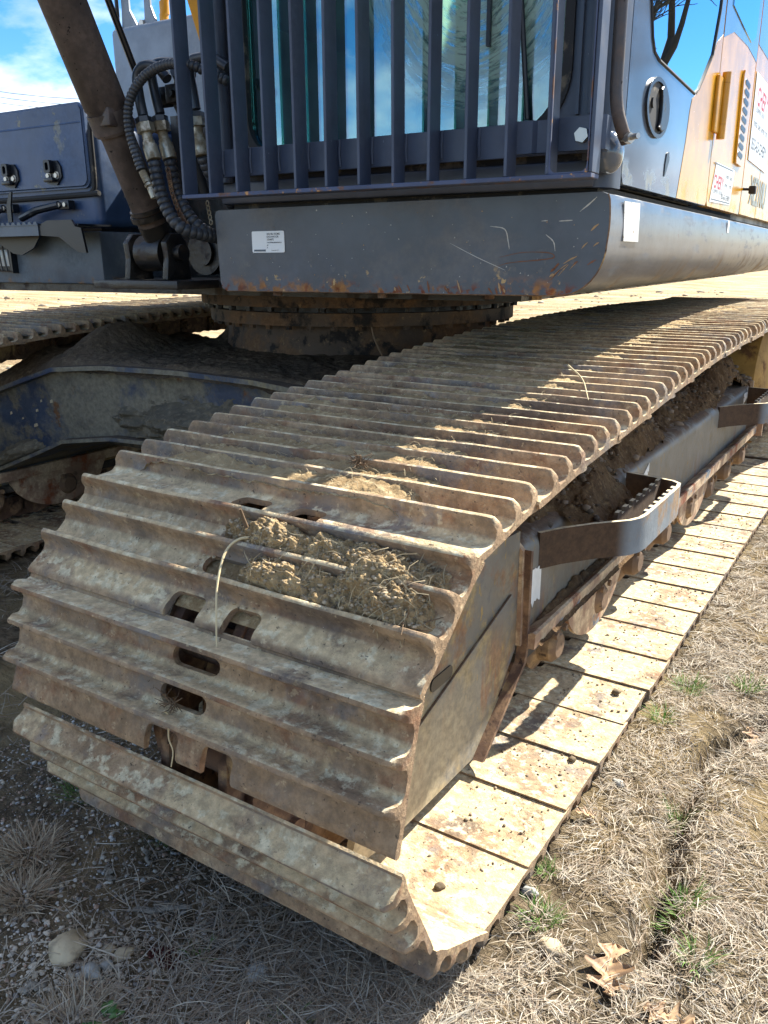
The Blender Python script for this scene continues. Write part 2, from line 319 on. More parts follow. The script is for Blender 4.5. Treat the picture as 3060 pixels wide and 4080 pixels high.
# value noise
def _h(ix, iy, iz, seed):
    n = (ix*374761393+iy*668265263+iz*2147483647+seed*974634777) & 0xffffffff
    n = ((n ^ (n >> 13))*1274126177) & 0xffffffff
    return ((n ^ (n >> 16)) & 0xffff)/65535.
def vnoise(x, y, z=None, seed=0):
    x = np.asarray(x, float); y = np.asarray(y, float); z = np.zeros_like(x) if z is None else np.asarray(z, float)
    ix, iy, iz = (np.floor(v).astype(np.int64) for v in (x, y, z)); fx, fy, fz = x-ix, y-iy, z-iz
    fx, fy, fz = (v*v*(3-2*v) for v in (fx, fy, fz)); r = 0
    for a in (0, 1):
        for b in (0, 1):
            for c in (0, 1):
                w = (fx if a else 1-fx)*(fy if b else 1-fy)*(fz if c else 1-fz); r = r+w*_h(ix+a, iy+b, iz+c, seed)
    return r
def fbm(x, y, z=None, o=4, seed=0):
    r = 0; amp = .5; tot = 0; f = 1.
    for i in range(o):
        r = r+amp*vnoise(x*f, y*f, None if z is None else z*f, seed+i*17); tot += amp; amp *= .55; f *= 2.07
    return r/tot
def gridmesh(name, P, mat, smooth=True, closed=False):
    """P: (n,m,3)"""
    n, m = P.shape[:2]; me = bpy.data.meshes.new(name); idx = np.arange(n*m).reshape(n, m)
    F = np.stack([idx[:-1, :-1], idx[1:, :-1], idx[1:, 1:], idx[:-1, 1:]], -1).reshape(-1, 4)
    me.vertices.add(n*m); me.vertices.foreach_set('co', P.reshape(-1).astype(np.float32))
    me.loops.add(F.size); me.loops.foreach_set('vertex_index', F.reshape(-1).astype(np.int32))
    me.polygons.add(len(F)); me.polygons.foreach_set('loop_start', np.arange(len(F), dtype=np.int32)*4)
    me.update(calc_edges=True); me.polygons.foreach_set('use_smooth', [smooth]*len(F)); me.materials.append(mat); return me
def rawmesh(name, V, F, mat, cols=None, smooth=False):
    k = F.shape[1]; me = bpy.data.meshes.new(name); me.vertices.add(len(V)); me.vertices.foreach_set('co', V.reshape(-1).astype(np.float32))
    me.loops.add(F.size); me.loops.foreach_set('vertex_index', F.reshape(-1).astype(np.int32))
    me.polygons.add(len(F)); me.polygons.foreach_set('loop_start', np.arange(len(F), dtype=np.int32)*k); me.update(calc_edges=True)
    if smooth: me.polygons.foreach_set('use_smooth', [True]*len(F))
    if cols is not None:
        a = me.color_attributes.new('Col', 'FLOAT_COLOR', 'POINT'); a.data.foreach_set('color', np.concatenate([cols, np.ones((len(cols), 1))], 1).reshape(-1).astype(np.float32))
    me.materials.append(mat); return me

# ------------------------------------------------------------------ ground
SHADOW_TRENCH = [.19, .20, .205, .222, .214, .190, .176, .162, .20, .30, .55]  # x of a trench shaped into the ground to form a thin curved shadow
def gz(x, y):
    x = np.asarray(x, float); y = np.asarray(y, float)
    near = np.exp(-((x+.2)**2+(y-.3)**2)/9.)
    h = (fbm(x*2.2, y*2.2, o=3, seed=3)-.5)*.035+(fbm(x*13, y*13, o=4, seed=5)-.5)*.016*near
    h = h+(fbm(x*.35, y*.35, o=4, seed=8)-.5)*.30*np.clip((np.hypot(x+1.5, y-2)-4)/8, 0, 1)
    h = h+.022*np.exp(-((x-.33)/.16)**2)*np.clip((1.3-y), 0, 1)      # low soil ridge right of the track
    xr = np.interp(y, [-.1, .06, .12, .22, .35, .47, .62, .80, .93, 1.1, 1.4], SHADOW_TRENCH)
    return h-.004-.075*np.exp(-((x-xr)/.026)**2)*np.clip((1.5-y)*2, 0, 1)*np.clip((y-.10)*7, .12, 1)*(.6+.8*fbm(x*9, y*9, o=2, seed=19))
def axis_coords(c, fine, half, far):
    a = [0]; s = fine
    while a[-1] < far:
        if a[-1] > half: s *= 1.09
        a.append(a[-1]+s)
    a = np.array(a); return np.concatenate([c-a[:0:-1], c+a])
gx = axis_coords(-.25, .012, 1.25, 600); gy = axis_coords(.3, .012, 1.2, 600)
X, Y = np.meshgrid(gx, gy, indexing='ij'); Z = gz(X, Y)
t = NT('sandy ground')
n1 = t.noise(1.6, 8, .6); n2 = t.noise(24, 8, .7); n3 = t.noise(150, 5, .7); n4 = t.noise(.45, 6, .6, st=(1, 3.5, 1)); sp = t.sep(t.pos)
nearc = t.mix(t.rng(n2, .38, .62), col('5F5444'), col('8A7A62')); nearc = t.mix(t.rng(n1, .42, .62), nearc, col('A08C68')); nearc = t.mix(t.math('MULTIPLY', t.rng(n3, .58, .68), .7), nearc, col('3E362C'))
nearc = t.mix(t.math('MULTIPLY', t.rng(n3, .36, .30), .6), nearc, col('BDB09A'))
farc = t.mix(t.rng(n4, .40, .62), col('A88F6C'), col('CDB892')); farc = t.mix(t.rng(t.noise(7, 8, .7, st=(1, 2.4, 1)), .55, .68), farc, col('8B7556')); farc = t.mix(t.math('MULTIPLY', t.rng(t.noise(1.1, 4, .6), .62, .7), .35), farc, col('8C9A5E'))
t.l(t.mix(t.rng(sp[1], 3.2, 5.5), nearc, farc), t.p.inputs['Base Color']); t.p.inputs['Roughness'].default_value = .97; t.p.inputs['Specular IOR Level'].default_value = .1
b = t.bump(n2, .9, .02); b = t.bump(n3, .9, .006, b); b = t.bump(t.noise(5, 8, .65, st=(1, 2, 1)), .9, .12, b); t.l(b, t.p.inputs['Normal'])
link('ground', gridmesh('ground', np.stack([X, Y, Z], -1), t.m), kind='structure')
# tyre and track marks, clods on the far ground: real low ridges
def far_ridges():
    V = []; F = []; C = []
    k = 0
    ico = bmesh.new(); bmesh.ops.create_icosphere(ico, subdivisions=1, radius=1); iv = np.array([v.co[:] for v in ico.verts]); fi = np.array([[v.index for v in f.verts] for f in ico.faces]); ico.free()
    for i in range(2600):
        d = 4.5+RNG.random()**1.6*26; a = RNG.uniform(-1.35, .25); x = .45+d*math.sin(a); y = -.9+d*math.cos(a)
        if -3.4 < x < .1 and y < 4.6: continue
        s = RNG.uniform(.012, .05)*(1 if RNG.random() < .93 else 2.2)
        v = iv*np.array([s*RNG.uniform(.8, 1.8), s*RNG.uniform(.8, 1.4), s*.6])+RNG.normal(0, s*.12, iv.shape)
        v = v+np.array([x, y, float(gz(x, y))]); V.append(v); F.append(fi+k); k += len(v); g = RNG.uniform(.75, 1.1)
        C.append(np.tile(np.array([.42, .33, .22])*g, (len(v), 1)))
    return np.concatenate(V), np.concatenate(F), np.concatenate(C)
V_, F_, C_ = far_ridges()
link('loose_clods', rawmesh('loose_clods', V_, F_, M['pebble'], C_), kind='stuff', label='loose sandy clods strewn over the bright ground behind the machine', cat='soil clods')

# ------------------------------------------------------------------ excavator root and undercarriage
EX = link('excavator', None, mw=Matrix.Translation((-1.59, 2.05, 0)), label='grey and yellow crawler excavator with muddy steel tracks and a barred cab window', cat='excavator')
EX.empty_display_size = .3
# shoe profile (s along the path, z outward), lateral x
def shoe_mesh(name, seed, quality=1):
    prof = [(-.003, .0012), (-.004, .0085), (.002, .0125), (.012, .0135), (.026, .0112), (.036, .0102)]
    def gr(c, last=False):
        g = [(c-.020, .0108), (c-.0125, .0135), (c-.0080, .020), (c-.0062, .030), (c-.0055, .0395), (c-.0035, .0432), (c, .0440), (c+.0035, .0432)]
        if not last: g += [(c+.0055, .0395), (c+.0062, .030), (c+.0080, .020), (c+.0125, .0135), (c+.020, .0108)]
        else: g += [(c+.0055, .0395), (c+.0065, .026), (c+.0095, .008), (c+.013, .001), (c+.0195, -.0002), (c+.0200, -.0046)]
        return g
    prof += gr(.063)+[(.085, .0102), (.100, .0102)]+gr(.127)+[(.150, .0102), (.165, .0102)]+gr(.186, True)
    prof += [(.197, -.0050), (.188, -.0044), (.178, -.0022), (.165, -.0005), (.13, .0), (.08, .0), (.040, .0), (.020, .0004)]
    W2 = .395
    xs = [-W2, -.392, -.386, -.378]+list(np.linspace(-.36, .36, 22))+[.378, .386, .392, W2]
    rg = np.random.default_rng(seed)
    bm = B(); rows = []
    for x in xs:
        e = W2-abs(x); k = 1-.42*max(0, 1-e/.013)**2.2; row = []
        for (s, z) in prof:
            zz = z if z < .0145 else .0105+(z-.0105)*k*(1+.07*(float(vnoise(x*9+seed, s*20, seed=seed))-.5))
            zz += .0012*(float(vnoise(x*22, s*40+seed, seed=seed+3))-.5) if z > .002 else 0
            fl = .0035*max(0, 1-e/.02)**2 if .012 < z < .04 else 0          # flare at the ends
            c = min((.063, .127, .186), key=lambda q: abs(q-s)); ss = s+(fl if s > c else -fl)
            row.append(bm.verts.new((x, ss+.0018*(float(vnoise(x*6+3, c*90+seed*3.1, seed=9))-.5)*(1 if z > .02 else 0), zz)))
        rows.append(row)
    n = len(prof); fs = []
    for A, C in zip(rows, rows[1:]):
        for i in range(n): fs.append(bm.faces.new((A[i], A[(i+1) % n], C[(i+1) % n], C[i])))
    fs.append(bm.faces.new(rows[0][::-1])); fs.append(bm.faces.new(rows[-1])); bmesh.ops.recalc_face_normals(bm, faces=fs)
    me = bpy.data.meshes.new(name); bm.to_mesh(me); bm.free()
    o = bpy.data.objects.new('tmp', me); COL.objects.link(o)
    cb_ = B()
    def stad(cx, cs, L, H):
        r = H/2; p = [(cx+(L/2-r)*sg+r*math.cos(a), cs+r*math.sin(a)) for sg, a0 in ((1, -90), (-1, 90)) for a in [R(a0+180*k/8) for k in range(9)]]
        prism(cb_, p, 'z', -.03, .06)
    stad(.005, .095, .095, .030); stad(.022, .1570, .095, .028)
    prism(cb_, roundrect(-.062, .006, -.06, .040, [.003, .003, .012, .012]), 'z', -.03, .03)
    prism(cb_, roundrect(.056, .116, -.06, .040, [.003, .003, .012, .012]), 'z', -.03, .03)
    cm = bpy.data.meshes.new('cut'); cb_.to_mesh(cm); cb_.free(); co = bpy.data.objects.new('cut', cm); COL.objects.link(co)
    md = o.modifiers.new('b', 'BOOLEAN'); md.object = co; md.operation = 'DIFFERENCE'; md.solver = 'EXACT'
    dg = bpy.context.evaluated_depsgraph_get(); res = bpy.data.meshes.new_from_object(o.evaluated_get(dg))
    bpy.data.objects.remove(o); bpy.data.objects.remove(co)
    res.name = name; res.materials.clear(); res.materials.append(M['shoe']); res.polygons.foreach_set('use_smooth', [True]*len(res.polygons)); res.set_sharp_from_angle(angle=R(38)); return res
SHOES = [shoe_mesh('track_shoe', s) for s in (1, 2, 3, 4)]
# path of hinge points (y,z) of the inner plate surface, bottom rear -> front -> top -> rear
YB = .0624
front = [(-.113, .157), (-.218, .380), (-.163, .590), (-.004, .722), (.179, .752)]
topy = [.179, .363, .94, 1.3, 1.673, 2.165, 2.6, 3.1, 3.75]; topz = [.752, .773, .820, .842, .858, .868, .870, .864, .852]
rear_c = (3.92, .455); rear_r = .408
pts_top = [(y, float(np.interp(y, topy, topz))) for y in np.arange(.179, 3.80, .01)]
rear = [(rear_c[0]+rear_r*math.cos(R(a)), rear_c[1]+rear_r*math.sin(R(a))) for a in np.arange(88, -91, -2)]
dense = pts_top+rear
path = [(YB+.19*k, .05) for k in range(20, 0, -1)]+[(YB, .053)]+front
cur = front[-1]; nV = []; i = 1
while i < len(dense):
    d = math.hypot(dense[i][0]-cur[0], dense[i][1]-cur[1])
    if d >= .19: cur = dense[i]; nV.append(cur)
    i += 1
path += nV
FRONT0 = 20            # index of (YB, .053)
def shoe_matrix(i, xc, jitter=True):
    (y0, z0), (y1, z1) = path[i], path[i+1]; L = math.hypot(y1-y0, z1-z0); dy, dz = (y1-y0)/L, (z1-z0)/L
    ex = L-.19+{FRONT0+1: -.012, FRONT0+2: .010}.get(i, 0)                                  # plates sit centred where the joint opens on the curve
    oy, oz = y0+dy*ex*.5, z0+dz*ex*.5
    ys = Vector((0, dy, dz)); zs = Vector((0, -dz, dy))*1.
    # outward normal: travelling front->top (dy>0) outward is +z ; bottom (dy<0) outward is -z
    xs = Vector((1, 0, 0)); zs = xs.cross(ys)
    j = RNG.normal(0, .0025) if jitter else 0
    m = Matrix(((xs.x, ys.x, zs.x, xc+j), (xs.y, ys.y, zs.y, oy), (xs.z, ys.z, zs.z, oz), (0, 0, 0, 1)))
    return m @ Matrix.Rotation(RNG.normal(0, .004), 4, 'Z') @ Matrix.Rotation(RNG.normal(0, .004), 4, 'X')
def link_mesh():
    bm = B()
    for sx in (-1, 1):
        # offset link plates: figure-eight side bars, and bushings
        for (xo, s0, s1) in ((.078, .0, .11), (.062, .08, .19)):
            x = sx*xo; prof = [(s0-.035, -.085), (s0-.03, -.045), (s0+.01, -.028), (.095, -.012), (s1-.01, -.012), (s1+.03, -.035), (s1+.035, -.06), (s1+.02, -.10), (s1-.02, -.112), (.095, -.10), (s0+.02, -.112), (s0-.02, -.108)]
            prism(bm, prof, 'x', x-.009, x+.009, .002, 1)
    for s in (0.,): tube(bm, [(-.055, s, -.068), (.055, s, -.068)], .030, 16); tube(bm, [(-.10, s, -.068), (.10, s, -.068)], .020, 14)
    for sx in (-.078, .078):
        for s in (.05, .14): hexbolt(bm, (sx, s, -.008), (0, 0, 1), .013, .006)
    return mesh(bm, 'chain_link', auto=35)
LINK = link_mesh(); LINK.materials.append(M['rusty'])
def build_track(xc, visible=None):
    ch = B(); lk = bmesh.new(); lk.from_mesh(LINK)
    tr = link('crawler_track', None, EX, Matrix.Translation((xc, 2.05, .45)))
    n = len(path)-1
    for i in range(n):
        m = shoe_matrix(i, xc)
        link('track_shoe', SHOES[RNG.integers(0, 4)], tr, m)
        link('chain_link', LINK, tr, m)
    lk.free(); ch.free()
    return tr
TR = build_track(-.395); TL = build_track(-.395-2.38)

# track frames: side girder with sloping top, ledge, idler guard, idler, rollers
def build_frame(xo, mir):
    """xo = outer face x ; mir=+1 near track (outer face looks +x)"""
    def xx(v): return xo+v*mir
    fr = link('track_frame', None, EX, Matrix.Translation((xx(-.175), 2.0, .3)))
    # girder section (x,z): outer face vertical, rounded shoulder
    sec = [(0, .24), (0, .475)]+[(-.04+.04*math.cos(a), .475+.04*math.sin(a)) for a in [R(k*15) for k in range(1, 6)]]+[(-.05, .515), (-.175, .56), (-.30, .515), (-.35, .475), (-.35, .24)]
    bm = B(); P = [(xx(x), z) for x, z in sec]
    # long girder as rows along y
    rows = []
    for y in (.66, .70, 1.2, 2.0, 2.8, 3.45):
        rows.append([bm.verts.new((p[0], y, p[1])) for p in P])
    fs = []
    for A, C in zip(rows, rows[1:]):
        for i in range(len(P)): fs.append(bm.faces.new((A[i], A[(i+1) % len(P)], C[(i+1) % len(P)], C[i])))
    fs.append(bm.faces.new(rows[0])); fs.append(bm.faces.new(rows[-1][::-1])); bmesh.ops.recalc_face_normals(bm, faces=fs)
    part('girder', bm, M['frame'], fr, auto=30)
    # ledge along the foot of the girder
    bm = B(); prism(bm, [(xx(.0015), .262), (xx(.040), .262), (xx(.042), .300), (xx(.035), .303), (xx(.0015), .286)], 'y', .66, 3.52); part('ledge', bm, M['ledge'], fr)
    bm = B(); box(bm, xx(-.34) if mir > 0 else xx(.0), xx(.0) if mir > 0 else xx(-.34), .68, 3.5, .205, .238); part('bottom_plate', bm, M['dark_mud'], fr)
    # end plates
    bm = B(); prism(bm, [(xx(-.30), .55), (xx(-.03), .538), (xx(.008), .50), (xx(.012), .27), (xx(-.30), .27)], 'y', .645, .659); part('end_plate', bm, M['ledge'], fr)
    bm = B(); prism(bm, [(xx(-.30), .52), (xx(-.002), .52), (xx(.0), .38), (xx(.03), .34), (xx(.065), .335), (xx(.065), .245), (xx(-.30), .245)], 'y', 3.521, 3.537); part('end_plate', bm, M['ledge'], fr)
    # idler guard (yoke housing) in front
    side = [(.645, .545), (.50, .555), (.30, .50), (.12, .36), (.02, .22), (-.02, .13), (.10, .10), (.46, .085), (.56, .18), (.645, .26)]
    bm = B(); prism(bm, side, 'x', xx(-.014), xx(.0)); part('idler_guard', bm, M['frame'], fr)
    bm = B(); prism(bm, side, 'x', xx(-.350), xx(-.336)); part('idler_guard', bm, M['frame'], fr)
    bm = B(); prism(bm, [(.645, .547), (.50, .557), (.30, .502), (.305, .49), (.50, .545), (.645, .535)], 'x', xx(-.335), xx(-.0145)); part('top_cover', bm, M['frame'], fr)
    bm = B(); prism(bm, roundrect(.25, .335, .335, .362, .012), 'x', xx(.0005), xx(.003)); o = part('slot', bm, M['black'], fr); 
    bm = B(); tube(bm, [(xx(.004), .02, .235), (xx(.004), .60, .41)], .0035, 6); part('weld_seam', bm, M['frame'], fr)
    # kinked flange strip
    bm = B(); strip = [(.655, .50), (.655, .265), (.645, .23), (.44, .085)]
    for off in (0,):
        A = []; w = .024
        for i, (y, z) in enumerate(strip):
            A.append((bm.verts.new((xx(0), y, z)), bm.verts.new((xx(w), y, z)), bm.verts.new((xx(w), y+.012, z-.004)), bm.verts.new((xx(0), y+.012, z-.004))))
        fs = []
        for a, b_ in zip(A, A[1:]):
            for i in range(4): fs.append(bm.faces.new((a[i], a[(i+1) % 4], b_[(i+1) % 4], b_[i])))
        fs.append(bm.faces.new(A[0])); fs.append(bm.faces.new(A[-1][::-1])); bmesh.ops.recalc_face_normals(bm, faces=fs)
    part('flange_strip', bm, M['rusty'], fr)
    # idler wheel
    bm = B(); cx = xx(-.175)
    prof = [(-.075, .02), (-.075, .23), (-.045, .245), (-.040, .285), (.040, .285), (.045, .245), (.075, .23), (.075, .02)]
    ringsv = []
    for k in range(40):
        a = k/40*2*math.pi; ringsv.append([bm.verts.new((cx+px, .165+r*math.cos(a), .39+r*math.sin(a))) for px, r in prof])
    for k in range(40):
        A, C = ringsv[k], ringsv[(k+1) % 40]
        for i in range(len(prof)-1): bm.faces.new((A[i], A[i+1], C[i+1], C[i]))
    bmesh.ops.recalc_face_normals(bm, faces=bm.faces[:]); part('idler_wheel', bm, M['rusty'], fr)
    # sprocket housing
    bm = B(); tube(bm, [(xx(-.30), 3.92, .47), (xx(-.02), 3.92, .47), (xx(.0), 3.92, .47), (xx(.02), 3.92, .47)], [.30, .30, .27, .18], 32); part('drive_housing', bm, M['final'], fr)
    # rollers
    for k, y in enumerate(np.linspace(.86, 3.30, 8)):
        bm = B(); x1 = xx(.030); x0 = xx(-.35)
        s = 1 if x1 > x0 else -1
        tube(bm, [(x0, y, .185), (x0+s*.02, y, .185), (x0+s*.05, y, .185), (x0+s*.09, y, .185), (x1-s*.10, y, .185), (x1-s*.06, y, .185), (x1-s*.045, y, .185), (x1-s*.015, y, .185), (x1, y, .185)], [.03, .045, .075, .062, .062, .075, .047, .045, .03], 20)
        for dy in (-.03, .03): hexbolt(bm, (x1-s*.004, y+dy, .225), (s, 0, 0), .010, .008)
        part('track_roller', bm, M['dark_mud'] if mir < 0 else M['rollermat'], fr)
    for k, (y0, y1) in enumerate(((.93, 1.42), (2.05, 2.60))):
        bm = B(); n = 14; A = []
        for i in range(n+1):
            tt = i/n; y = y0+(y1-y0)*tt; zb = .262-.155*math.sin(math.pi*min(1, max(0, (tt*1.06-.03))))**.45
            A.append((y, zb))
        prism(bm, [(y0, .262)]+[(a, b_) for a, b_ in A[1:-1]]+[(y1, .262)], 'x', xx(.004), xx(.014)); part('roller_guard', bm, M['ledge'], fr)
    return fr
M['rollermat'] = grimy('dusty roller steel', '6A5440', [dict(c='8E7452', s=12, lo=.5, hi=.65), dict(c='4C3A2A', s=24, lo=.58, hi=.66)], rough=.8, bumps=((70, .4, .003),))
FR = build_frame(-.222, 1); FL = build_frame(-2.60, 1)
FL2 = None
# label on near frame and a second scrap of label
def frame_label(y0, y1, z0, z1, rag=True):
    bm = B(); n = 8; top = [(y0+(y1-y0)*k/n, z1+(RNG.uniform(-.006, .004) if rag else 0)+(y1-y0)*.0) for k in range(n, -1, -1)]; bot = [(y0+(y1-y0)*k/n, z0+(RNG.uniform(-.004, .014) if rag else 0)) for k in range(n+1)]
    prism(bm, bot+top, 'x', -.2210, -.2198); return part('torn_label', bm, M['oldsticker'], FR, label='torn white label')
frame_label(.705, .775, .335, .425)
bm = B(); prism(bm, [(1.56, .44), (1.66, .44), (1.66, .488)], 'x', -.2210, -.2198); part('torn_label', bm, M['oldsticker'], FR, label='triangular scrap of white label')
bm = B(); prism(bm, [(3.27, .44), (3.36, .46), (3.36, .49), (3.27, .49)], 'x', -.2210, -.2198); part('torn_label', bm, M['oldsticker'], FR)

# step brackets on the outer side of the near frame
def build_step(y0):
    st = B(); z0, z1 = .418, .508
    x_out = -.050
    U_ = [(-.2215, y0-.52), (-.19, y0-.46), (-.14, y0-.39), (-.10, y0-.345), (-.072, y0-.315), (-.056, y0-.28), (-.051, y0-.24), (-.050, y0+.06), (-.056, y0+.10), (-.080, y0+.122), (-.12, y0+.132), (-.2215, y0+.15)]
    w = .010
    P = [Vector((a, b_, 0)) for a, b_ in U_]; nor = []
    for i in range(len(P)):
        tdir = (P[min(i+1, len(P)-1)]-P[max(i-1, 0)]).normalized(); nor.append(Vector((tdir.y, -tdir.x, 0)))
    fs = []; rows = []
    for p, n_ in zip(P, nor):
        zt = z1
        rows.append([st.verts.new((p.x, p.y, z0)), st.verts.new((p.x, p.y, zt)), st.verts.new((p.x-n_.x*w, p.y-n_.y*w, zt)), st.verts.new((p.x-n_.x*w, p.y-n_.y*w, z0))])
    for A, C in zip(rows, rows[1:]):
        for i in range(4): fs.append(st.faces.new((A[i], A[(i+1) % 4], C[(i+1) % 4], C[i])))
    fs.append(st.faces.new(rows[0])); fs.append(st.faces.new(rows[-1][::-1])); bmesh.ops.recalc_face_normals(st, faces=fs)
    s_ = part('step', st, M['stepmat'], FR)
    # serrated tread bars
    for xb, ya, yb in ((x_out-.0135, y0-.24, y0+.06), (x_out-.070, y0-.30, y0+.125)):
        bm = B(); n = 7; poly = [(ya, z0+.004), (yb, z0+.004)]
        for k in range(n, 0, -1):
            a = ya+(yb-ya)*(k-1)/n; b_ = ya+(yb-ya)*k/n; d = (b_-a)
            poly += [(b_-d*.05, z1-.010), (b_-d*.15, z1+.001), (a+d*.42, z1+.001), (a+d*.32, z1-.010)]
        prism(bm, poly, 'x', xb-.006, xb+.004); part('tread_bar', bm, M['stepmat'], FR)
M['stepmat'] = grimy('worn grey step steel', '7A8288', [dict(c='8F7456', s=9, lo=.48, hi=.62), dict(c='4A3828', s=5, lo=.34, hi=.44, x=(-.065, -.10)), dict(c='D8C9A8', s=6, lo=.3, hi=.5, up=(.4, .8))], rough=.55, bumps=((50, .4, .004),))
build_step(1.28); build_step(3.24)

# car body: box with splayed legs, top and bottom flange lips
def carbody():
    cbp = link('car_body', None, EX, Matrix.Translation((-1.59, 1.8, .6)))
    TOP = [(-2.62, .905, .60), (-2.36, .94, .685), (-2.20, .965, .735), (-1.95, .985, .755), (-1.59, 1.0, .76), (-1.25, .99, .755), (-1.05, .965, .745), (-.90, .90, .72), (-.62, .86, .60)]
    BOT = [(-2.62, .93, .30), (-2.36, .96, .40), (-2.20, .975, .465), (-1.95, .99, .50), (-1.59, 1.005, .51), (-1.25, .995, .50), (-1.05, .98, .465), (-.90, .93, .44), (-.62, .89, .32)]
    # face plate
    n = len(TOP); rows = 14; P = np.zeros((n*4-3, rows, 3))
    tp = np.array([[np.interp(i/4, range(n), [p[k] for p in TOP]) for k in range(3)] for i in range(n*4-3)]); bt = np.array([[np.interp(i/4, range(n), [p[k] for p in BOT]) for k in range(3)] for i in range(n*4-3)])
    for j in range(rows): P[:, j] = bt+(tp-bt)*(j/(rows-1))
    me = gridmesh('front_plate', P[:, ::1], M['body']); link('front_plate', me, cbp)
    # caked mud on the face
    gxm = np.linspace(-2.62, -.75, 340); gzm = np.linspace(0, 1, 90); A, C = np.meshgrid(gxm, gzm, indexing='ij')
    ty = np.interp(A, [p[0] for p in TOP], [p[1] for p in TOP]); tz = np.interp(A, [p[0] for p in TOP], [p[2] for p in TOP]); bz = np.interp(A, [p[0] for p in BOT], [p[2] for p in BOT]); by = np.interp(A, [p[0] for p in BOT], [p[1] for p in BOT])
    Zc = bz+.012+(tz-bz-.03)*C; y0 = by+(ty-by)*C
    body = np.exp(-((A+1.45)/.42)**2)*np.exp(-((C-.28)/.34)**2)*1.25+np.exp(-((A+2.48)/.16)**2)*np.exp(-((C-.06)/.16)**2)*.9
    th = (body-.28)*.10+(fbm(A*9, C*5, o=5, seed=31)-.5)*.095+(fbm(A*45, C*18, o=3, seed=33)-.5)*.012-.008
    Pm = np.stack([A, y0-th*1.15, Zc], -1); link('caked_mud', gridmesh('caked_mud', Pm, M['greysoil']), cbp, kind='stuff')
    # flanges
    for L, h in ((TOP, .016), (BOT, .014)):
        bm = B(); rr = []
        for (x, y, z) in L:
            rr.append([bm.verts.new((x, y-.045, z-h/2)), bm.verts.new((x, y-.045, z+h/2)), bm.verts.new((x, y+.9, z+h/2)), bm.verts.new((x, y+.9, z-h/2))])
        fs = []
        for a, b_ in zip(rr, rr[1:]):
            for i in range(4): fs.append(bm.faces.new((a[i], a[(i+1) % 4], b_[(i+1) % 4], b_[i])))
        fs.append(bm.faces.new(rr[0])); fs.append(bm.faces.new(rr[-1][::-1])); bmesh.ops.recalc_face_normals(bm, faces=fs)
        part('flange_plate', bm, M['body'], cbp)
    bm = B(); box(bm, -2.35, -.80, 1.2, 2.9, .40, .752); part('centre_box', bm, M['dark_mud'], cbp)
    for (y0, y1) in ((1.95, 3.1),):
        for sx in (-1, 1):
            bm = B(); box(bm, -1.59+sx*.8-.2, -1.59+sx*.8+.2, y0+.4, y1, .32, .66); part('leg', bm, M['dark_mud'], cbp)
    # numbers of mud dried on top plate
    xs = np.linspace(-2.86, -.80, 340); ys = np.linspace(.95, 1.9, 170); A, C = np.meshgrid(xs, ys, indexing='ij')
    tz = np.interp(A, [p[0] for p in TOP], [p[2] for p in TOP])+.008
    rad = np.hypot(A+1.59, C-2.05)
    h = .012+(fbm(A*7, C*7, o=5, seed=41)-.5)*.03+(fbm(A*40, C*40, o=3, seed=42)-.5)*.012
    h = h+.13*np.exp(-((A+2.58)/.24)**2)*(.8+.5*fbm(A*3, C*3, o=3, seed=44))*np.clip((C-.93)/.25, 0, 1)+.12*np.exp(-((A+2.22)/.13)**2-((C-1.28)/.22)**2)+.13*np.exp(-((A+2.02)/.10)**2-((C-1.78)/.10)**2)*(1+(fbm(A*22, C*22, o=3, seed=4)-.5)*1.2)-.05*np.clip((rad-.9)/.3, -.2, 1)*0
    h = h-.04*np.exp(-((C-.95)/.03)**2)
    link('caked_mud', gridmesh('caked_mud', np.stack([A, C, tz+h], -1), M['darkgrey']), cbp, kind='stuff')
M['darkgrey'] = soilmat('dark dusty soil', '524638', '675848', '7C6C56')
carbody()
# scraped marks on the car body
for (x, z) in ((-2.33, .60), (-2.36, .56), (-2.38, .50), (-2.44, .525), (-2.50, .54), (-2.28, .60)):
    bm = B(); y = float(np.interp(x, [-2.62, -2.36, -2.2], [.917, .95, .97]))-.0035; a = RNG.uniform(.5, 1.)
    prism(bm, [(x, z), (x+.014*a, z+.004), (x+.013*a, z+.016*a), (x+.003, z+.013*a)], 'y', y-.001, y+.012); part('paint_chip', bm, M['stone'], bpy.data.objects['car_body'])

# swing bearing
SB = link('swing_bearing', None, EX, Matrix.Translation((-1.59, 2.05, .88)))
def disc(name, r0, z0, r1, z1, mat, n=96, par=SB, jit=0):
    bm = B(); A = []; 
    for (r, z) in ((0.01, z0), (r0, z0), (r1, z1), (0.01, z1)): A.append([bm.verts.new((-1.59+r*math.cos(k/n*2*math.pi), 2.05+r*math.sin(k/n*2*math.pi), z)) for k in range(n)])
    for P, Q in zip(A, A[1:]):
        for k in range(n): bm.faces.new((P[k], P[(k+1) % n], Q[(k+1) % n], Q[k]))
    bmesh.ops.recalc_face_normals(bm, faces=bm.faces[:]); return part(name, bm, mat, par)
disc('pedestal', .585, .755, .565, .882, M['bearing']); disc('lower_ring', .64, .884, .64, .930, M['bearing']); disc('gear_gap', .60, .930, .60, .951, M['greasy'])
disc('upper_ring', .675, .951, .675, .993, M['bearing']); disc('seal_gap', .655, .993, .655, 1.004, M['greasy'])
bolt_lo = B(); hexbolt(bolt_lo, (0, 0, 0), (0, 0, -1), .0145, .014); bolt_lo = mesh(bolt_lo, 'ring_bolt'); bolt_lo.materials.append(M['bearing'])
bolt_c = B(); hexbolt(bolt_c, (0, 0, 0), (0, 0, -1), .0145, .016); box(bolt_c, -.017, .017, -.017, .017, -.002, 0); bolt_c = mesh(bolt_c, 'ring_bolt'); bolt_c.materials.append(M['greasy'])
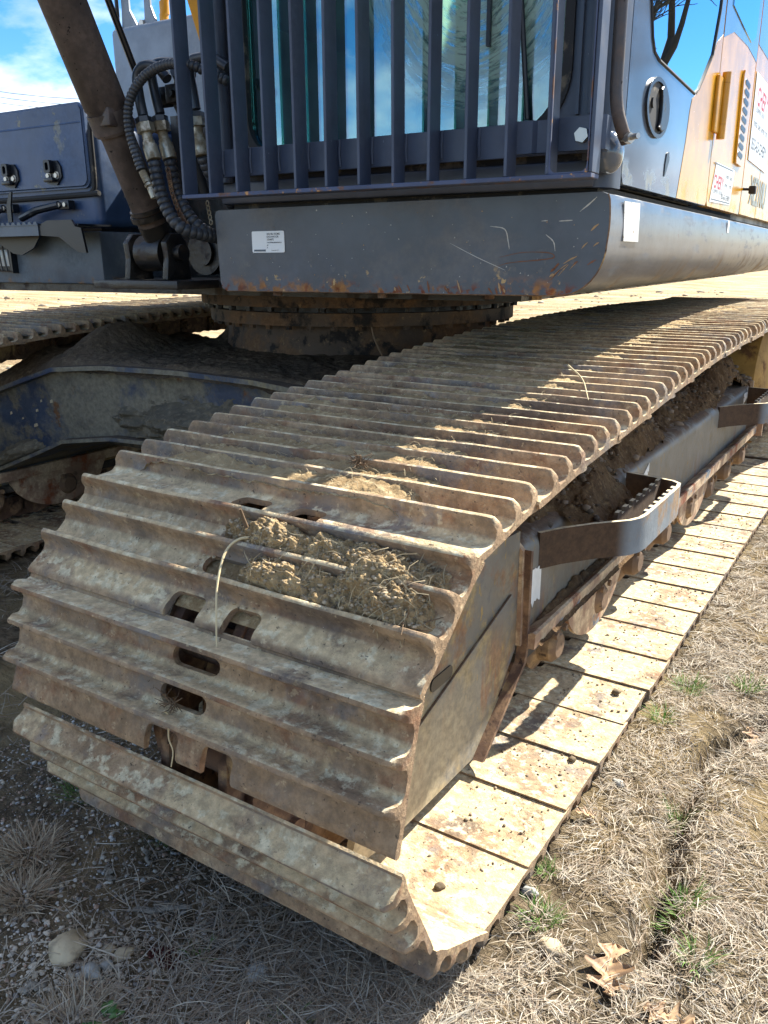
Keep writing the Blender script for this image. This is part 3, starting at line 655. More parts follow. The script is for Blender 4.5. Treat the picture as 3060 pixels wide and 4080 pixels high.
for k in range(44):
    a = k/44*2*math.pi
    if math.sin(a) < .35: link('ring_bolt', bolt_lo, SB, Matrix.Translation((-1.59+.618*math.cos(a), 2.05+.618*math.sin(a), .8835)) @ Matrix.Rotation(k, 4, 'Z'))
for k in range(40):
    a = (k+.4)/40*2*math.pi
    if math.sin(a) < .35: link('ring_bolt', bolt_c, SB, Matrix.Translation((-1.59+.655*math.cos(a), 2.05+.655*math.sin(a), .9505)) @ Matrix.Rotation(a, 4, 'Z'))

M['lettering'] = plain('grey model lettering', '8A8F86', .4)

# ------------------------------------------------------------------ upper structure (own frame: a right, b back, z up)
MU = Matrix.Translation((-1.59, 2.05, 0)) @ Matrix.Rotation(R(2.4), 4, 'Z')
SIDE = [False]                       # cab side panels are drawn on a template 9 % larger than life
def up(name, bm, mat, parent=EX, auto=35, **k):
    if SIDE[0]:
        for v in bm.verts: v.co.y = .917*v.co.y-.255; v.co.z = .917*v.co.z+.0927
    return part(name, bm, mat, parent, MU, auto, **k)
def upd(name, data, mat, parent=EX, **k):
    if SIDE[0]:
        for v in data.vertices: v.co.y = .917*v.co.y-.255; v.co.z = .917*v.co.z+.0927
    return link(name, data, parent, MU, mat, **k)
def text(name, body, size, mat, parent, pos, axis='front', bold=0, sx=1, spacing=1):
    cu = bpy.data.curves.new('t', 'FONT'); cu.body = body; cu.size = size; cu.offset = bold; cu.space_character = spacing
    o = bpy.data.objects.new('t', cu); COL.objects.link(o); bpy.context.view_layer.update()
    me = bpy.data.meshes.new_from_object(o.evaluated_get(bpy.context.evaluated_depsgraph_get())); bpy.data.objects.remove(o); me.name = name
    a, b_, z = pos
    if axis == 'front': loc = Matrix(((sx, 0, 0, a), (0, 0, -1, b_), (0, 1, 0, z), (0, 0, 0, 1)))
    else: loc = Matrix(((0, 0, 1, a), (sx, 0, 0, b_), (0, 1, 0, z), (0, 0, 0, 1)))
    me.materials.clear()
    if SIDE[0]: loc = Matrix.Translation((0, -.255, .0927)) @ Matrix.Diagonal((1, .917, .917, 1)) @ loc
    return link(name, me, parent, MU @ loc, mat)

# deck skirt under the cab
DK = link('deck_skirt', None, EX, MU @ Matrix.Translation((.86, .5, 1.03)))
dp = [(.335, 1.036), (.325, 1.05), (.318, 1.236), (.323, 1.243), (1.385, 1.248), (1.395, 1.238), (1.399, 1.19), (1.394, 1.135), (1.375, 1.085), (1.345, 1.054), (1.305, 1.038)]
def arcpts(): 
    a = [(.345, 1.034), (.330, 1.040), (.325, 1.056), (.318, 1.230), (.322, 1.240), (.332, 1.243), (1.380, 1.248), (1.392, 1.243), (1.396, 1.232)]
    a += [(1.396-.0+.003*math.sin(k/5*math.pi), 1.232-(1.232-1.145)*k/5) for k in range(1, 5)]
    a += [(1.296+.10*math.cos(R(-x)), 1.145+.108*math.sin(R(-x))) for x in range(0, 91, 9)]
    return a
OUT = arcpts()
bm = B(); prism(bm, OUT, 'y', -1.268, -1.262); up('front_plate', bm, M['deckpaint'], DK, auto=30)
bm = B(); fs = []
A = [bm.verts.new((p[0], -1.2618, p[1])) for p in OUT]; C = [bm.verts.new((p[0]-.0, 3.2, p[1])) for p in OUT]
for i in range(len(OUT)): fs.append(bm.faces.new((A[i], A[(i+1) % len(OUT)], C[(i+1) % len(OUT)], C[i])))
fs.append(bm.faces.new(C)); bmesh.ops.recalc_face_normals(bm, faces=fs); up('side_skirt', bm, M['deckside'], DK, auto=30)
bm = B(); tube(bm, [(p[0], -1.2655, p[1]) for p in OUT[7:]+OUT[:1]], .0028, 6); up('rusty_edge', bm, M['rustedge'] if 'rustedge' in M else M['rusty'], DK)
# chips, scratches on the front plate (scraped paint, thin raised rust and bare metal)
def scratch(pts, w, mat, n_='scratch', b_=-1.2688):
    bm = B(); P = smoothpts([(p[0], b_, p[1]) for p in pts], 5); V = []
    for i, p in enumerate(P):
        t_ = (P[min(i+1, len(P)-1)]-P[max(i-1, 0)]).normalized(); nn = Vector((-t_.z, 0, t_.x)); ww = w*(.25+.75*math.sin(math.pi*(i+.3)/(len(P))))*random.uniform(.6, 1.2)
        V.append((bm.verts.new(p+nn*ww), bm.verts.new(p-nn*ww)))
    for (a, b2), (c, d) in zip(V, V[1:]): bm.faces.new((a, b2, d, c))
    bmesh.ops.recalc_face_normals(bm, faces=bm.faces[:])
    return up(n_, bm, mat, DK)
M['scr'] = plain('bare scratch', 'B9B6AE', .6); M['scrr'] = grimy('rust scratch', '7E4E30', rough=.85); M['scrt'] = grimy('tan scrape', 'A88862', rough=.85)
scratch([(1.13, 1.185), (1.165, 1.178), (1.175, 1.15), (1.178, 1.135)], .0016, M['scr']); scratch([(1.262, 1.165), (1.28, 1.15), (1.285, 1.13)], .0013, M['scr'])
scratch([(1.155, 1.118), (1.21, 1.128), (1.27, 1.127), (1.283, 1.117), (1.25, 1.112), (1.18, 1.106), (1.15, 1.098)], .0011, M['scrr'])
scratch([(1.03, 1.15), (1.10, 1.118), (1.17, 1.09)], .0008, M['scr']); scratch([(1.335, 1.21), (1.355, 1.225), (1.37, 1.238)], .0015, M['scr'])
scratch([(1.25, 1.193), (1.265, 1.194)], .0012, M['scr']); scratch([(1.29, 1.192), (1.32, 1.193)], .0014, M['scr'])
for k in range(14):
    x = 1.27+RNG.random()*.1; z = 1.045+.12*RNG.random()**1.2*((x-1.2)/.17); L = RNG.uniform(.012, .035); a = R(RNG.uniform(25, 50)); scratch([(x, z+.02), (x+L*math.cos(a)*.5, z+.02+L*math.sin(a)*.5+.001), (min(1.385, x+L*math.cos(a)), z+.02+L*math.sin(a))], RNG.uniform(.0009, .0026), M['scrt'] if k % 3 else M['scrr'])
for cx, wd, n in ((1.11, .075, 7), (.90, .035, 3), (.985, .03, 2)):
    for k in range(n):
        x = RNG.normal(cx, wd*.55); z0 = 1.037+.004*RNG.random(); L = RNG.uniform(.006, .032); a = R(RNG.uniform(100, 140))
        scratch([(x, z0), (x+L*math.cos(a)*.5, z0+L*math.sin(a)*.5), (x+L*math.cos(a), z0+L*math.sin(a))], RNG.uniform(.0012, .0032), (M['scrt'], M['scrr'], M['scrr'])[k % 3])
for k in range(60):
    x = RNG.uniform(.36, 1.36); z = RNG.uniform(1.06, 1.235); s = RNG.uniform(.0006, .0016); bm = B(); prism(bm, [(x-s, z-s), (x+s*1.4, z-s*.4), (x, z+s*1.3)], 'y', -1.2688, -1.267); up('paint_chip', bm, M['scr'] if k % 3 else M['scrt'], DK)
for a in (.50, .83, 1.10, 1.22):
    bm = B(); hexbolt(bm, (a, -1.24+(.05 if a > 1 else 0), 1.034), (0, 0, -1), .013, .012); up('bolt', bm, M['rusty'], DK)
# sticker with printed lines
bm = B(); prism(bm, roundrect(.444, .551, 1.133, 1.187, .004), 'y', -1.2700, -1.2684)
sk = up('white_label', bm, M['sticker'], DK, label='small white printed label')
for s_, sz, z in (('XE210U XCMG', .0066, 1.1775), ('EXCAVATOR', .0066, 1.1705), ('1534872', .0066, 1.1635), ('Serial XUG0210KNNKA00152', .0038, 1.157), ('#2', .004, 1.1505), ('0', .004, 1.144)):
    text('label_text', s_, sz, M['ink'], sk, (.494, -1.2704, z), bold=.00012)
text('label_text', 'LEAGUE CITY', .0042, M['ink'], sk, (.508, -1.2704, 1.1370))
bm = B(); prism(bm, [(.450, 1.1360), (.489, 1.1360), (.489, 1.1408), (.450, 1.1408)], 'y', -1.2705, -1.2701); up('label_strip', bm, M['greyink'], sk)
# labels on the side skirt
bm = B(); prism(bm, [(-1.148, 1.151), (-1.019, 1.151), (-1.028, 1.236), (-1.163, 1.234)], 'x', 1.3985, 1.4005); up('white_label', bm, M['oldsticker'], DK, label='large scuffed white label')
bm = B(); prism(bm, roundrect(.25, .285, 1.20, 1.24, .004), 'x', 1.3985, 1.4003); up('white_label', bm, M['sticker'], DK, label='narrow white label'); 
# black gap body between skirt and cab
bm = B(); box(bm, .36, 1.36, -1.235, 3.1, 1.240, 1.262); up('gap_seal', bm, M['rubber'], DK)
bm = B(); box(bm, -1.1, 1.1, -.98, 3.1, 1.006, 1.034); up('floor_plate', bm, M['greasy'], DK)

# cab shell
CB = link('cab', None, EX, MU @ Matrix.Translation((.85, -.4, 1.26)))
bm = B(); box(bm, .344, 1.36, -1.268, -1.20, 1.2575, 1.311, .006); up('sill', bm, M['cabpaint'], CB)
bm = B(); box(bm, .36, 1.36, -1.252, -1.20, 1.311, 1.327); up('sill_seal', bm, M['rubberrust'] if 'rubberrust' in M else M['rubber'], CB)
# front frame with rounded window opening
outer = roundrect(.344, 1.362, 1.326, 2.75, [.01, .01, .05, .05], 10); inner = roundrect(.432, 1.300, 1.350, 2.68, [.10, .14, .10, .10], 10)
bm = B(); ring(bm, outer, inner, 'y', -1.262, -1.215); up('front_frame', bm, M['cabpaint'], CB)
i2 = roundrect(.450, 1.280, 1.368, 2.66, [.09, .13, .09, .09], 10)
bm = B(); ring(bm, [(p[0], p[1]) for p in inner], i2, 'y', -1.270, -1.235); up('window_seal', bm, M['rubber'], CB)
bm = B(); prism(bm, i2, 'y', -1.253, -1.248); up('windshield', bm, M['windshield'], CB)
# left pillar half round and right corner post
bm = B(); tube(bm, [(.368, -1.272, 1.31), (.368, -1.272, 2.75)], .022, 14); up('corner_trim', bm, M['cabpaint'], CB)
for (x0, x1) in ((1.312, 1.319), (1.340, 1.346)):
    bm = B(); box(bm, x0, x1, -1.272, -1.255, 1.40, 2.7); up('pillar_rib', bm, M['cabpaint'], CB)
cp = [(1.33, -1.2625), (1.355, -1.2625), (1.375, -1.254), (1.386, -1.240), (1.3915, -1.222), (1.392, -1.180), (1.33, -1.180)]
bm = B(); prism(bm, cp, 'z', 1.2575, 2.75); up('corner_post', bm, M['cabgloss'] if 'cabgloss' in M else M['cabpaint'], CB)
bm = B(); bmesh.ops.create_uvsphere(bm, u_segments=24, v_segments=14, radius=1); bmesh.ops.transform(bm, matrix=Matrix.Translation((1.388, -1.268, 1.322)) @ Matrix.Diagonal((.030, .04, .042, 1)), verts=bm.verts); up('corner_boss', bm, M['doorgrey'], CB, auto=80)
# handrail
bm = B(); tube(bm, smoothpts([(1.407, -1.32, 2.5), (1.407, -1.32, 1.9), (1.408, -1.32, 1.50), (1.411, -1.32, 1.41), (1.423, -1.315, 1.362), (1.432, -1.30, 1.336)], 6), .0125, 14); hr = up('handrail', bm, M['rail'] if 'rail' in M else M['cylinder'], CB)
bm = B(); hexbolt(bm, (1.438, -1.32, 1.340), (1, -.6, 0), .011, .010); tube(bm, [(1.425, -1.31, 1.340), (1.462, -1.333, 1.342)], .0055, 10); up('rail_bolt', bm, M['chrome'], CB)
bm = B(); box(bm, .38, 1.35, -1.214, -.23, 1.27, 1.30); up('cab_floor', bm, M['interior'], CB)
bm = B(); box(bm, .35, 1.39, -1.262, -.17, 2.76, 2.83, .02); up('roof', bm, M['cabpaint'], CB)
# left side wall with window, rear wall with window
bm = B(); ring(bm, roundrect(-1.214, -.18, 1.27, 2.76, .01, 6), roundrect(-1.12, -.28, 1.72, 2.68, .08, 6), 'x', .346, .376); up('side_wall', bm, M['cabpaint'], CB)
bm = B(); prism(bm, roundrect(-1.12, -.28, 1.72, 2.68, .08, 6), 'x', .360, .365); up('side_window', bm, M['rearglass'], CB)
bm = B(); ring(bm, roundrect(.377, 1.36, 1.27, 2.76, .01, 6), roundrect(.44, 1.28, 1.80, 2.68, .06, 6), 'y', -.22, -.19); up('rear_wall', bm, M['interior'], CB)
bm = B(); prism(bm, roundrect(.44, 1.28, 1.80, 2.68, .06, 6), 'y', -.208, -.203); up('rear_window', bm, M['rearglass'], CB)
bm = B(); box(bm, .66, 1.10, -.86, -.44, 1.62, 1.74, .04); box(bm, .67, 1.09, -.48, -.36, 1.72, 2.25, .05); box(bm, .74, 1.02, -.45, -.37, 2.27, 2.46, .04); box(bm, .70, 1.06, -.81, -.46, 1.30, 1.62); up('operator_seat', bm, M['seat'], CB)
for sx in (.58, 1.18):
    bm = B(); box(bm, sx-.07, sx+.07, -.85, -.30, 1.30, 1.86, .03); tube(bm, [(sx, -.80, 1.86), (sx+.01, -.84, 2.0), (sx, -.83, 2.06)], [.012, .012, .022], 10); up('console', bm, M['seat'], CB)
for sx in (.80, .95):
    bm = B(); tube(bm, [(sx, -.98, 1.30), (sx, -1.0, 1.62), (sx+.02, -.96, 1.82)], .009, 8); box(bm, sx-.04, sx+.04, -1.06, -.98, 1.36, 1.38); up('travel_lever', bm, M['black'], CB)
# wiper arm
bm = B(); tube(bm, [(1.205, -1.262, 1.40), (1.17, -1.268, 1.75), (1.12, -1.268, 2.1)], .006, 8); box(bm, 1.105, 1.113, -1.266, -1.256, 1.55, 2.15); up('wiper', bm, M['black'], CB)
bm = B(); tube(bm, [(1.218, -1.20, 1.60), (1.218, -1.20, 1.74)], .010, 8); up('inner_hose', bm, M['rubber'], CB)

# window guard: vertical flat bars, bottom rail, mounting strip
GD = link('window_guard', None, EX, MU @ Matrix.Translation((.86, -1.42, 1.26)))
bars = [.362+.0865*i for i in range(13)]
bm = B(); box(bm, -.0034, .0034, -.025, .025, 0, 1.44, .0012, 1); gb = mesh(bm, 'guard_bar', auto=35); gb.materials.append(M['guard'])
for i, a in enumerate(bars):
    m = MU @ Matrix.Translation((a+RNG.normal(0, .0008), -1.405, 1.272)) @ Matrix.Rotation(RNG.normal(0, .0025), 4, 'Y') @ Matrix.Rotation(RNG.normal(0, .01), 4, 'Z')
    link('guard_bar', gb, GD, m)
bm = B(); box(bm, .358, 1.404, -1.432, -1.380, 1.2625, 1.2715, .0012, 1); up('bottom_rail', bm, M['guardrust'], GD)
bm = B(); box(bm, .432, 1.222, -1.3785, -1.371, 1.312, 1.3755, .001, 1); up('mounting_strip', bm, M['guard'], GD)
bm = B(); prism(bm, [(1.230, -1.380), (1.262, -1.378), (1.272, -1.368), (1.292, -1.368), (1.302, -1.378), (1.398, -1.380), (1.410, -1.370), (1.410, -1.342), (1.402, -1.342), (1.400, -1.370), (1.226, -1.370)], 'z', 1.318, 1.379); up('mounting_bracket', bm, M['guard'], GD)
bm = B(); hexbolt(bm, (1.366, -1.3802, 1.344), (0, -1, 0), .015, .009); up('bracket_bolt', bm, M['chrome'], GD)
for a in bars[1:10]:
    bm = B(); tube(bm, [(a+.007, -1.380, 1.318), (a+.006, -1.3815, 1.345), (a+.007, -1.380, 1.374)], .0032, 6); up('weld_bead', bm, M['guard'], GD)
for a in (.455, 1.345):
    bm = B(); box(bm, a-.02, a+.02, -1.370, -1.262, 1.325, 1.365, .003, 1); up('stand_off', bm, M['guard'], GD)
# rounded closing plate at lower right of the guard
bm = B(); ring(bm, roundrect(bars[11]+.004, bars[12]-.004, 1.2722, 1.75, .002, 4), roundrect(bars[11]+.0065, bars[12]-.0065, 1.2745, 1.748, [.012, .012, .01, .01], 4), 'y', -1.4285, -1.424); up('guard_infill', bm, M['chromeworn'] if 'chromeworn' in M else M['guardrust'], GD)

# cab door on the side plane a = 1.367
AD = 1.392; SIDE[0] = True
DR = link('cab_door', None, EX, MU @ Matrix.Translation((1.35, -.45, 1.28)))
ZT = 2.74
def poly_x(poly, a0, a1): return prism(B(), poly, 'x', a0, a1)
win = [(-.735, 1.590), (-.275, 1.582), (-.225, 1.60), (-.055, 1.725), (.0, 1.86), (.02, 2.0), (.02, 2.60), (-.86, 2.60), (-.90, 2.56), (-.885, 1.80), (-.862, 1.70), (-.82, 1.625), (-.79, 1.60)]
doorp = [(-1.002, 1.300), (-.985, 1.283), (.07, 1.285), (.085, 1.30), (.088, 2.0), (.088, 2.72), (-1.0, 2.72), (-1.002, 2.2)]
def poly_with_hole(outer, hole, a0, a1):
    """bridge an outer and inner loop by boolean"""
    o = bpy.data.objects.new('o', mesh(poly_x(outer, a0, a1), 'o')); c = bpy.data.objects.new('c', mesh(poly_x(hole, a0-.05, a1+.05), 'c')); COL.objects.link(o); COL.objects.link(c)
    md = o.modifiers.new('b', 'BOOLEAN'); md.object = c; md.operation = 'DIFFERENCE'; md.solver = 'EXACT'
    me = bpy.data.meshes.new_from_object(o.evaluated_get(bpy.context.evaluated_depsgraph_get())); bpy.data.objects.remove(o); bpy.data.objects.remove(c); me.materials.clear(); return me
upd('door_panel', poly_with_hole(doorp, win, AD-.030, AD), M['doorgrey'], DR)
upd('door_window', mesh(poly_x(win, AD-.004, AD-.001), 'door_window'), M['doorglass'], DR)
wb = [Vector((AD-.0005, p[0], p[1])) for p in win]; bm = B(); tube(bm, wb+[wb[0]], .0045, 6, False); up('window_seal', bm, M['rubber'], DR)
yel = [(-.392, 1.2845), (-.335, 1.445), (-.318, 1.53), (-.300, 1.565), (-.262, 1.578), (-.225, 1.596), (-.050, 1.722), (.0, 1.772), (.066, 1.80), (.0855, 1.81), (.0855, 1.300), (.070, 1.2865)]
up('yellow_stripe', poly_x(yel, AD+.0002, AD+.0009), M['yellow'], DR)
# recessed round handle
def ell(cb_, cz, rb, rz, n=40): return [(cb_+rb*math.cos(k/n*2*math.pi), cz+rz*math.sin(k/n*2*math.pi)) for k in range(n)]
hb, hz = -.722, 1.482
bm = B(); ring(bm, ell(hb, hz, .122, .070), ell(hb, hz, .106, .060), 'x', AD-.004, AD+.006); hd = up('door_handle', bm, M['black2'] if 'black2' in M else M['black'], DR)
up('handle_dish', poly_x(ell(hb, hz, .107, .061), AD-.003, AD+.0012), M['rubber'], DR)
bm = B(); prism(bm, [(hb+.0+.10*math.cos(R(a)), hz+.055*math.sin(R(a))) for a in range(-70, 95, 15)]+[(hb+.022*math.cos(R(a))-.0, hz+.045*math.sin(R(a))) for a in range(80, -85, -20)], 'x', AD+.0015, AD+.010, .002, 1); up('handle_flap', bm, M['black'], DR)
bm = B(); tube(bm, [(AD+.001, hb-.055, hz+.006), (AD+.006, hb-.055, hz+.006)], .013, 16); up('key_lock', bm, M['rubber'], DR)
up('lower_latch_recess', poly_x([(hb+.145, 1.330), (hb+.165, 1.345), (hb+.19, 1.375), (hb+.18, 1.396), (hb+.155, 1.39), (hb+.145, 1.36)], AD-.004, AD+.0022), M['black'], DR)
for (z0, z1) in ((1.500, 1.545), (1.546, 1.672), (1.673, 1.705)):
    bm = B(); tube(bm, [(AD+.016, .13, z0), (AD+.016, .13, z1)], .013, 16); up('hinge_knuckle', bm, M['yellowmatt'], DR)
bm = B(); box(bm, AD+.0012, AD+.012, .035, .115, 1.515, 1.685, .003); up('hinge_plate', bm, M['yellowmatt'], DR)
# rear side panels
P2 = link('side_panel', None, EX, MU @ Matrix.Translation((1.35, .5, 1.28)))
up('panel_skin', poly_x([(.100, 1.300), (.115, 1.286), (.835, 1.287), (.848, 1.30), (.848, 2.74), (.100, 2.74)], AD-.03, AD), M['yellow'], P2)
up('upper_skin', poly_x([(.1005, 1.806), (.278, 1.856), (.60, 1.872), (.79, 1.865), (.8475, 1.86), (.8475, 2.739), (.1005, 2.739)], AD+.0003, AD+.001), M['doorgrey'], P2)
up('panel_window', poly_x([(.205, 1.92), (.45, 1.905), (.66, 1.895), (.75, 1.93), (.76, 2.6), (.19, 2.6)], AD+.0012, AD+.004), M['doorglass'], P2)
lv = [(.575, 1.485), (.585, 1.465), (.72, 1.462), (.745, 1.475), (.742, 1.76), (.725, 1.785), (.56, 1.785), (.548, 1.765)]
up('vent_grille', poly_x(lv, AD+.001, AD+.008), M['yellow'], P2)
for k in range(9):
    z = 1.492+k*.0315; bm = prism(B(), [(.592, z), (.69, z-.006), (.712, z+.004), (.705, z+.014), (.60, z+.019), (.587, z+.012)], 'x', AD+.0082, AD+.0092); up('vent_slot', bm, M['black'], P2)
st1 = up('white_label', poly_x([(.142, 1.302), (.578, 1.311), (.612, 1.440), (.206, 1.436)], AD+.0005, AD+.0018), M['sticker'], P2, label='white company label with red lettering')
text('label_text', 'CHERY', .062, M['redink'], st1, (AD+.002, .185, 1.352), 'side', bold=.0015, sx=1.05)
for s_, b_, z in (('Rental', .43, 1.398), ('Sales', .52, 1.398), ('Service', .41, 1.368), ('Parts', .52, 1.368)): text('label_text', s_, .024, M['ink'], st1, (AD+.002, b_, z), 'side')
text('label_text', 'EQUIPMENT GROUP', .020, M['greyink'], st1, (AD+.002, .175, 1.334), 'side', sx=1.1); text('label_text', '833-63-CHERY', .026, M['ink'], st1, (AD+.002, .36, 1.322), 'side', bold=.0005, sx=1.25)
for z in (1.310, 1.428):
    up('label_rule', poly_x([(.165, z), (.57, z+.004), (.57, z+.008), (.165, z+.004)], AD+.0019, AD+.0022), M['greyink'], st1)
bm = B(); tube(bm, [(AD, .90, 1.39), (AD+.028, .91, 1.388)], .006, 8); box(bm, AD+.02, AD+.045, .89, .93, 1.370, 1.402, .004); up('rubber_stop', bm, M['rubber'], P2)
P3 = link('side_panel', None, EX, MU @ Matrix.Translation((1.35, 1.5, 1.28)))
up('panel_skin', poly_x([(.872, 1.290), (1.36, 1.290), (1.36, 2.5), (.872, 2.5)], AD-.03, AD-.001), M['yellow'], P3)
up('panel_skin', poly_x([(1.372, 1.292), (3.1, 1.292), (3.1, 2.3), (1.372, 2.3)], AD-.03, AD-.001), M['yellow'], P3)
bm = B(); box(bm, .40, AD-.031, .87, 3.1, 1.27, 2.2); up('engine_housing', bm, M['boxgrey'], P3)
up('upper_skin', poly_x([(.8725, 1.93), (1.3595, 1.93), (1.3595, 2.499), (.8725, 2.499)], AD-.0007, AD+.0003), M['doorgrey'], P3)
st2 = up('white_label', poly_x([(.935, 1.508), (1.52, 1.50), (1.50, 1.845), (.90, 1.838)], AD+.0006, AD+.002), M['sticker'], P3, label='large white company label with red lettering')
text('label_text', 'CHERY', .10, M['redink'], st2, (AD+.0022, .985, 1.728), 'side', bold=.002, sx=1.1)
text('label_text', 'EQUIPMENT GROUP', .030, M['greyink'], st2, (AD+.0022, .985, 1.70), 'side')
text('label_text', 'Rental  Sales  Service  Parts', .042, M['ink'], st2, (AD+.0022, .965, 1.645), 'side'); text('label_text', '833-63-CHERY', .066, M['ink'], st2, (AD+.0022, .965, 1.555), 'side', bold=.001, sx=1.2)
text('model_lettering', 'XE210U', .165, M['lettering'], P3, (AD+.001, 1.10, 1.345), 'side', bold=.003, sx=1.0)

SIDE[0] = False
# ------------------------------------------------------------------ tool box on the far side
TB = link('tool_box', None, EX, MU @ Matrix.Translation((-.75, -.7, 1.04)))
bm = B(); box(bm, -1.30, -.445, -1.0, -.30, 1.034, 1.212, .008); up('lower_box', bm, M['boxgrey'], TB)
bm = B(); box(bm, -1.30, -.445, -.988, -.30, 1.222, 1.566, .030, 4); up('upper_box', bm, M['boxblue'], TB)
bm = B(); prism(bm, roundrect(-1.30, -.462, 1.352, 1.62, [.03, .035, .03, .03], 6), 'y', -1.008, -.989); 
bmesh.ops.bevel(bm, geom=[e for e in bm.edges if all(v.co.y < -1.0 for v in e.verts)], offset=.008, segments=3, affect='EDGES'); up('lid_front', bm, M['boxblue'], TB)
bm = B(); prism(bm, [(-1.012, 1.555), (-.99, 1.585), (-.95, 1.60), (-.32, 1.60), (-.32, 1.565), (-.98, 1.545)], 'x', -1.30, -.47, .006, 2); up('lid', bm, M['boxblue'], TB)
bm = B(); tube(bm, smoothpts([(-1.3, -.996, 1.325), (-.50, -.996, 1.332), (-.465, -.996, 1.34), (-.448, -.996, 1.37), (-.444, -.996, 1.53), (-.444, -.985, 1.56)], 6), .009, 8); up('lid_seal', bm, M['rubber'], TB)
bm = B(); box(bm, -1.3, -.45, -.985, -.31, 1.211, 1.223); up('box_gap', bm, M['black'], TB)
def latch(a):
    lt = B(); prism(lt, [(a-.040, 1.372), (a+.010, 1.366), (a+.038, 1.392), (a+.036, 1.425), (a+.02, 1.445), (a-.028, 1.446)], 'y', -1.016, -1.0085); l_ = up('latch', lt, M['black'], TB)
    bm = B(); ring(bm, roundrect(a-.028, a+.004, 1.405, 1.447, .008, 3), roundrect(a-.020, a-.004, 1.413, 1.439, .006, 3), 'y', -1.034, -1.0165); box(bm, a-.035, a+.012, -1.035, -1.017, 1.376, 1.390, .003)
    upd('latch_catch', mesh(bm, 'latch_catch', auto=35), M['black'], TB)
    bm = B(); 
    for da in (-.026, .016): hexbolt(bm, (a+da, -1.017, 1.397), (0, -1, 0), .009, .007); tube(bm, [(a+da, -1.0165, 1.397), (a+da, -1.0185, 1.397)], .013, 14)
    upd('latch_bolts', mesh(bm, 'latch_bolts', auto=35), M['chrome'], TB)
latch(-.625); latch(-.855)
# tread step in front of the box
bm = B(); prism(bm, [(-1.3, 1.197), (-.58, 1.197), (-.47, 1.190), (-.385, 1.141), (-.345, 1.139), (-.36, 1.216), (-.388, 1.222), (-.402, 1.243), (-.52, 1.243), (-.55, 1.234), (-1.3, 1.234)], 'y', -1.150, -1.142); stp = up('step_plate', bm, M['black'], TB)
bm = B(); prism(bm, [(-1.3, 1.1955), (-.565, 1.1955), (-.565, 1.2315), (-1.3, 1.2315)], 'y', -1.1545, -1.1505); up('step_face', bm, M['boxgrey'], TB)
bm = B(); n = 26; pl = [(-1.3, 1.229), (-.56, 1.229)]
for k in range(n, 0, -1):
    a0 = -1.3+.74*(k-1)/n; a1 = -1.3+.74*k/n; pl += [(a1-.003, 1.232), (a1-.008, 1.240), (a0+.010, 1.240), (a0+.005, 1.232)]
prism(bm, pl, 'y', -1.158, -1.155); up('step_teeth', bm, M['boxgrey'], TB)
bm = B(); box(bm, -1.3, -.38, -1.142, -1.0, 1.224, 1.230); up('step_tread', bm, M['black'], TB)
bm = B(); prism(bm, [(-.95, 1.196), (-.690, 1.198), (-.73, 1.158), (-.80, 1.134), (-.845, 1.140), (-.92, 1.175)], 'y', -1.055, -1.047); up('step_gusset', bm, M['black'], TB)
for (p, q_) in (((-.80, 1.262), (-.60, 1.300)), ((-1.08, 1.255), (-.90, 1.298))):
    bm = B(); tube(bm, [(p[0], -1.035, p[1]), ((p[0]+q_[0])/2, -1.045, (p[1]+q_[1])/2+.004), (q_[0], -1.03, q_[1])], .013, 10); box(bm, q_[0]-.01, q_[0]+.05, -1.03, -1.001, q_[1]-.016, q_[1]+.014, .003); up('grab_lever', bm, M['black'], TB)
    bm = B()
    for da in (0., .03): hexbolt(bm, (q_[0]+da+.004, -1.031, q_[1]), (0, -1, 0), .008, .006)
    up('lever_bolts', bm, M['chrome'], TB)
bm = B(); prism(bm, [(-.790, 1.245), (-.770, 1.245), (-.766, 1.30), (-.752, 1.345), (-.765, 1.343), (-.790, 1.30)], 'y', -1.10, -1.094); up('stop_hook', bm, M['black'], TB)
# work lamp behind a small grille
bm = B(); prism(bm, roundrect(-1.02, -.915, 1.078, 1.166, .012), 'y', -1.004, -1.0002); up('lamp_recess', bm, M['black'], TB)
bm = B(); box(bm, -1.0, -.925, -1.010, -1.0042, 1.095, 1.155, .003); up('work_lamp', bm, M['lampglass'], TB)
bm = B()
for k in range(5): tube(bm, [(-1.03+k*.027, -1.024, 1.175-k*.002), (-1.02+k*.027, -1.024, 1.078)], .0035, 6)
tube(bm, [(-1.05, -1.024, 1.082), (-.905, -1.024, 1.076)], .0035, 6); box(bm, -.912, -.902, -1.026, -1.0003, 1.07, 1.17); up('lamp_grille', bm, M['black'], TB)
scr = [(-.83, 1.068), (-.80, 1.085), (-.76, 1.078)]
# dark centre frame, ledge, pivots
CF = link('centre_frame', None, EX, MU @ Matrix.Translation((0, -.9, 1.04)))
bm = B(); box(bm, -.44, .31, -.62, .2, 1.035, 1.62); up('frame_web', bm, M['greasy'], CF)
bm = B(); box(bm, -.152, .066, -1.152, -.95, 1.031, 1.059, .002); up('ledge_plate', bm, M['greasy'], CF)
bm = B(); box(bm, .0665, .33, -1.135, -.95, 1.034, 1.058, .002); up('ledge_plate', bm, M['greasy'], CF)
bm = B(); box(bm, -.44, .32, -.96, -.30, 1.034, 1.056); up('front_floor', bm, M['greasy'], CF)
bm = B(); tube(bm, [(-.10, -.86, 1.14), (-.10, -.82, 1.14)], .075, 28); tube(bm, [(-.10, -.875, 1.14), (-.10, -.86, 1.14)], .045, 24); up('pivot_boss', bm, M['greasy'], CF)
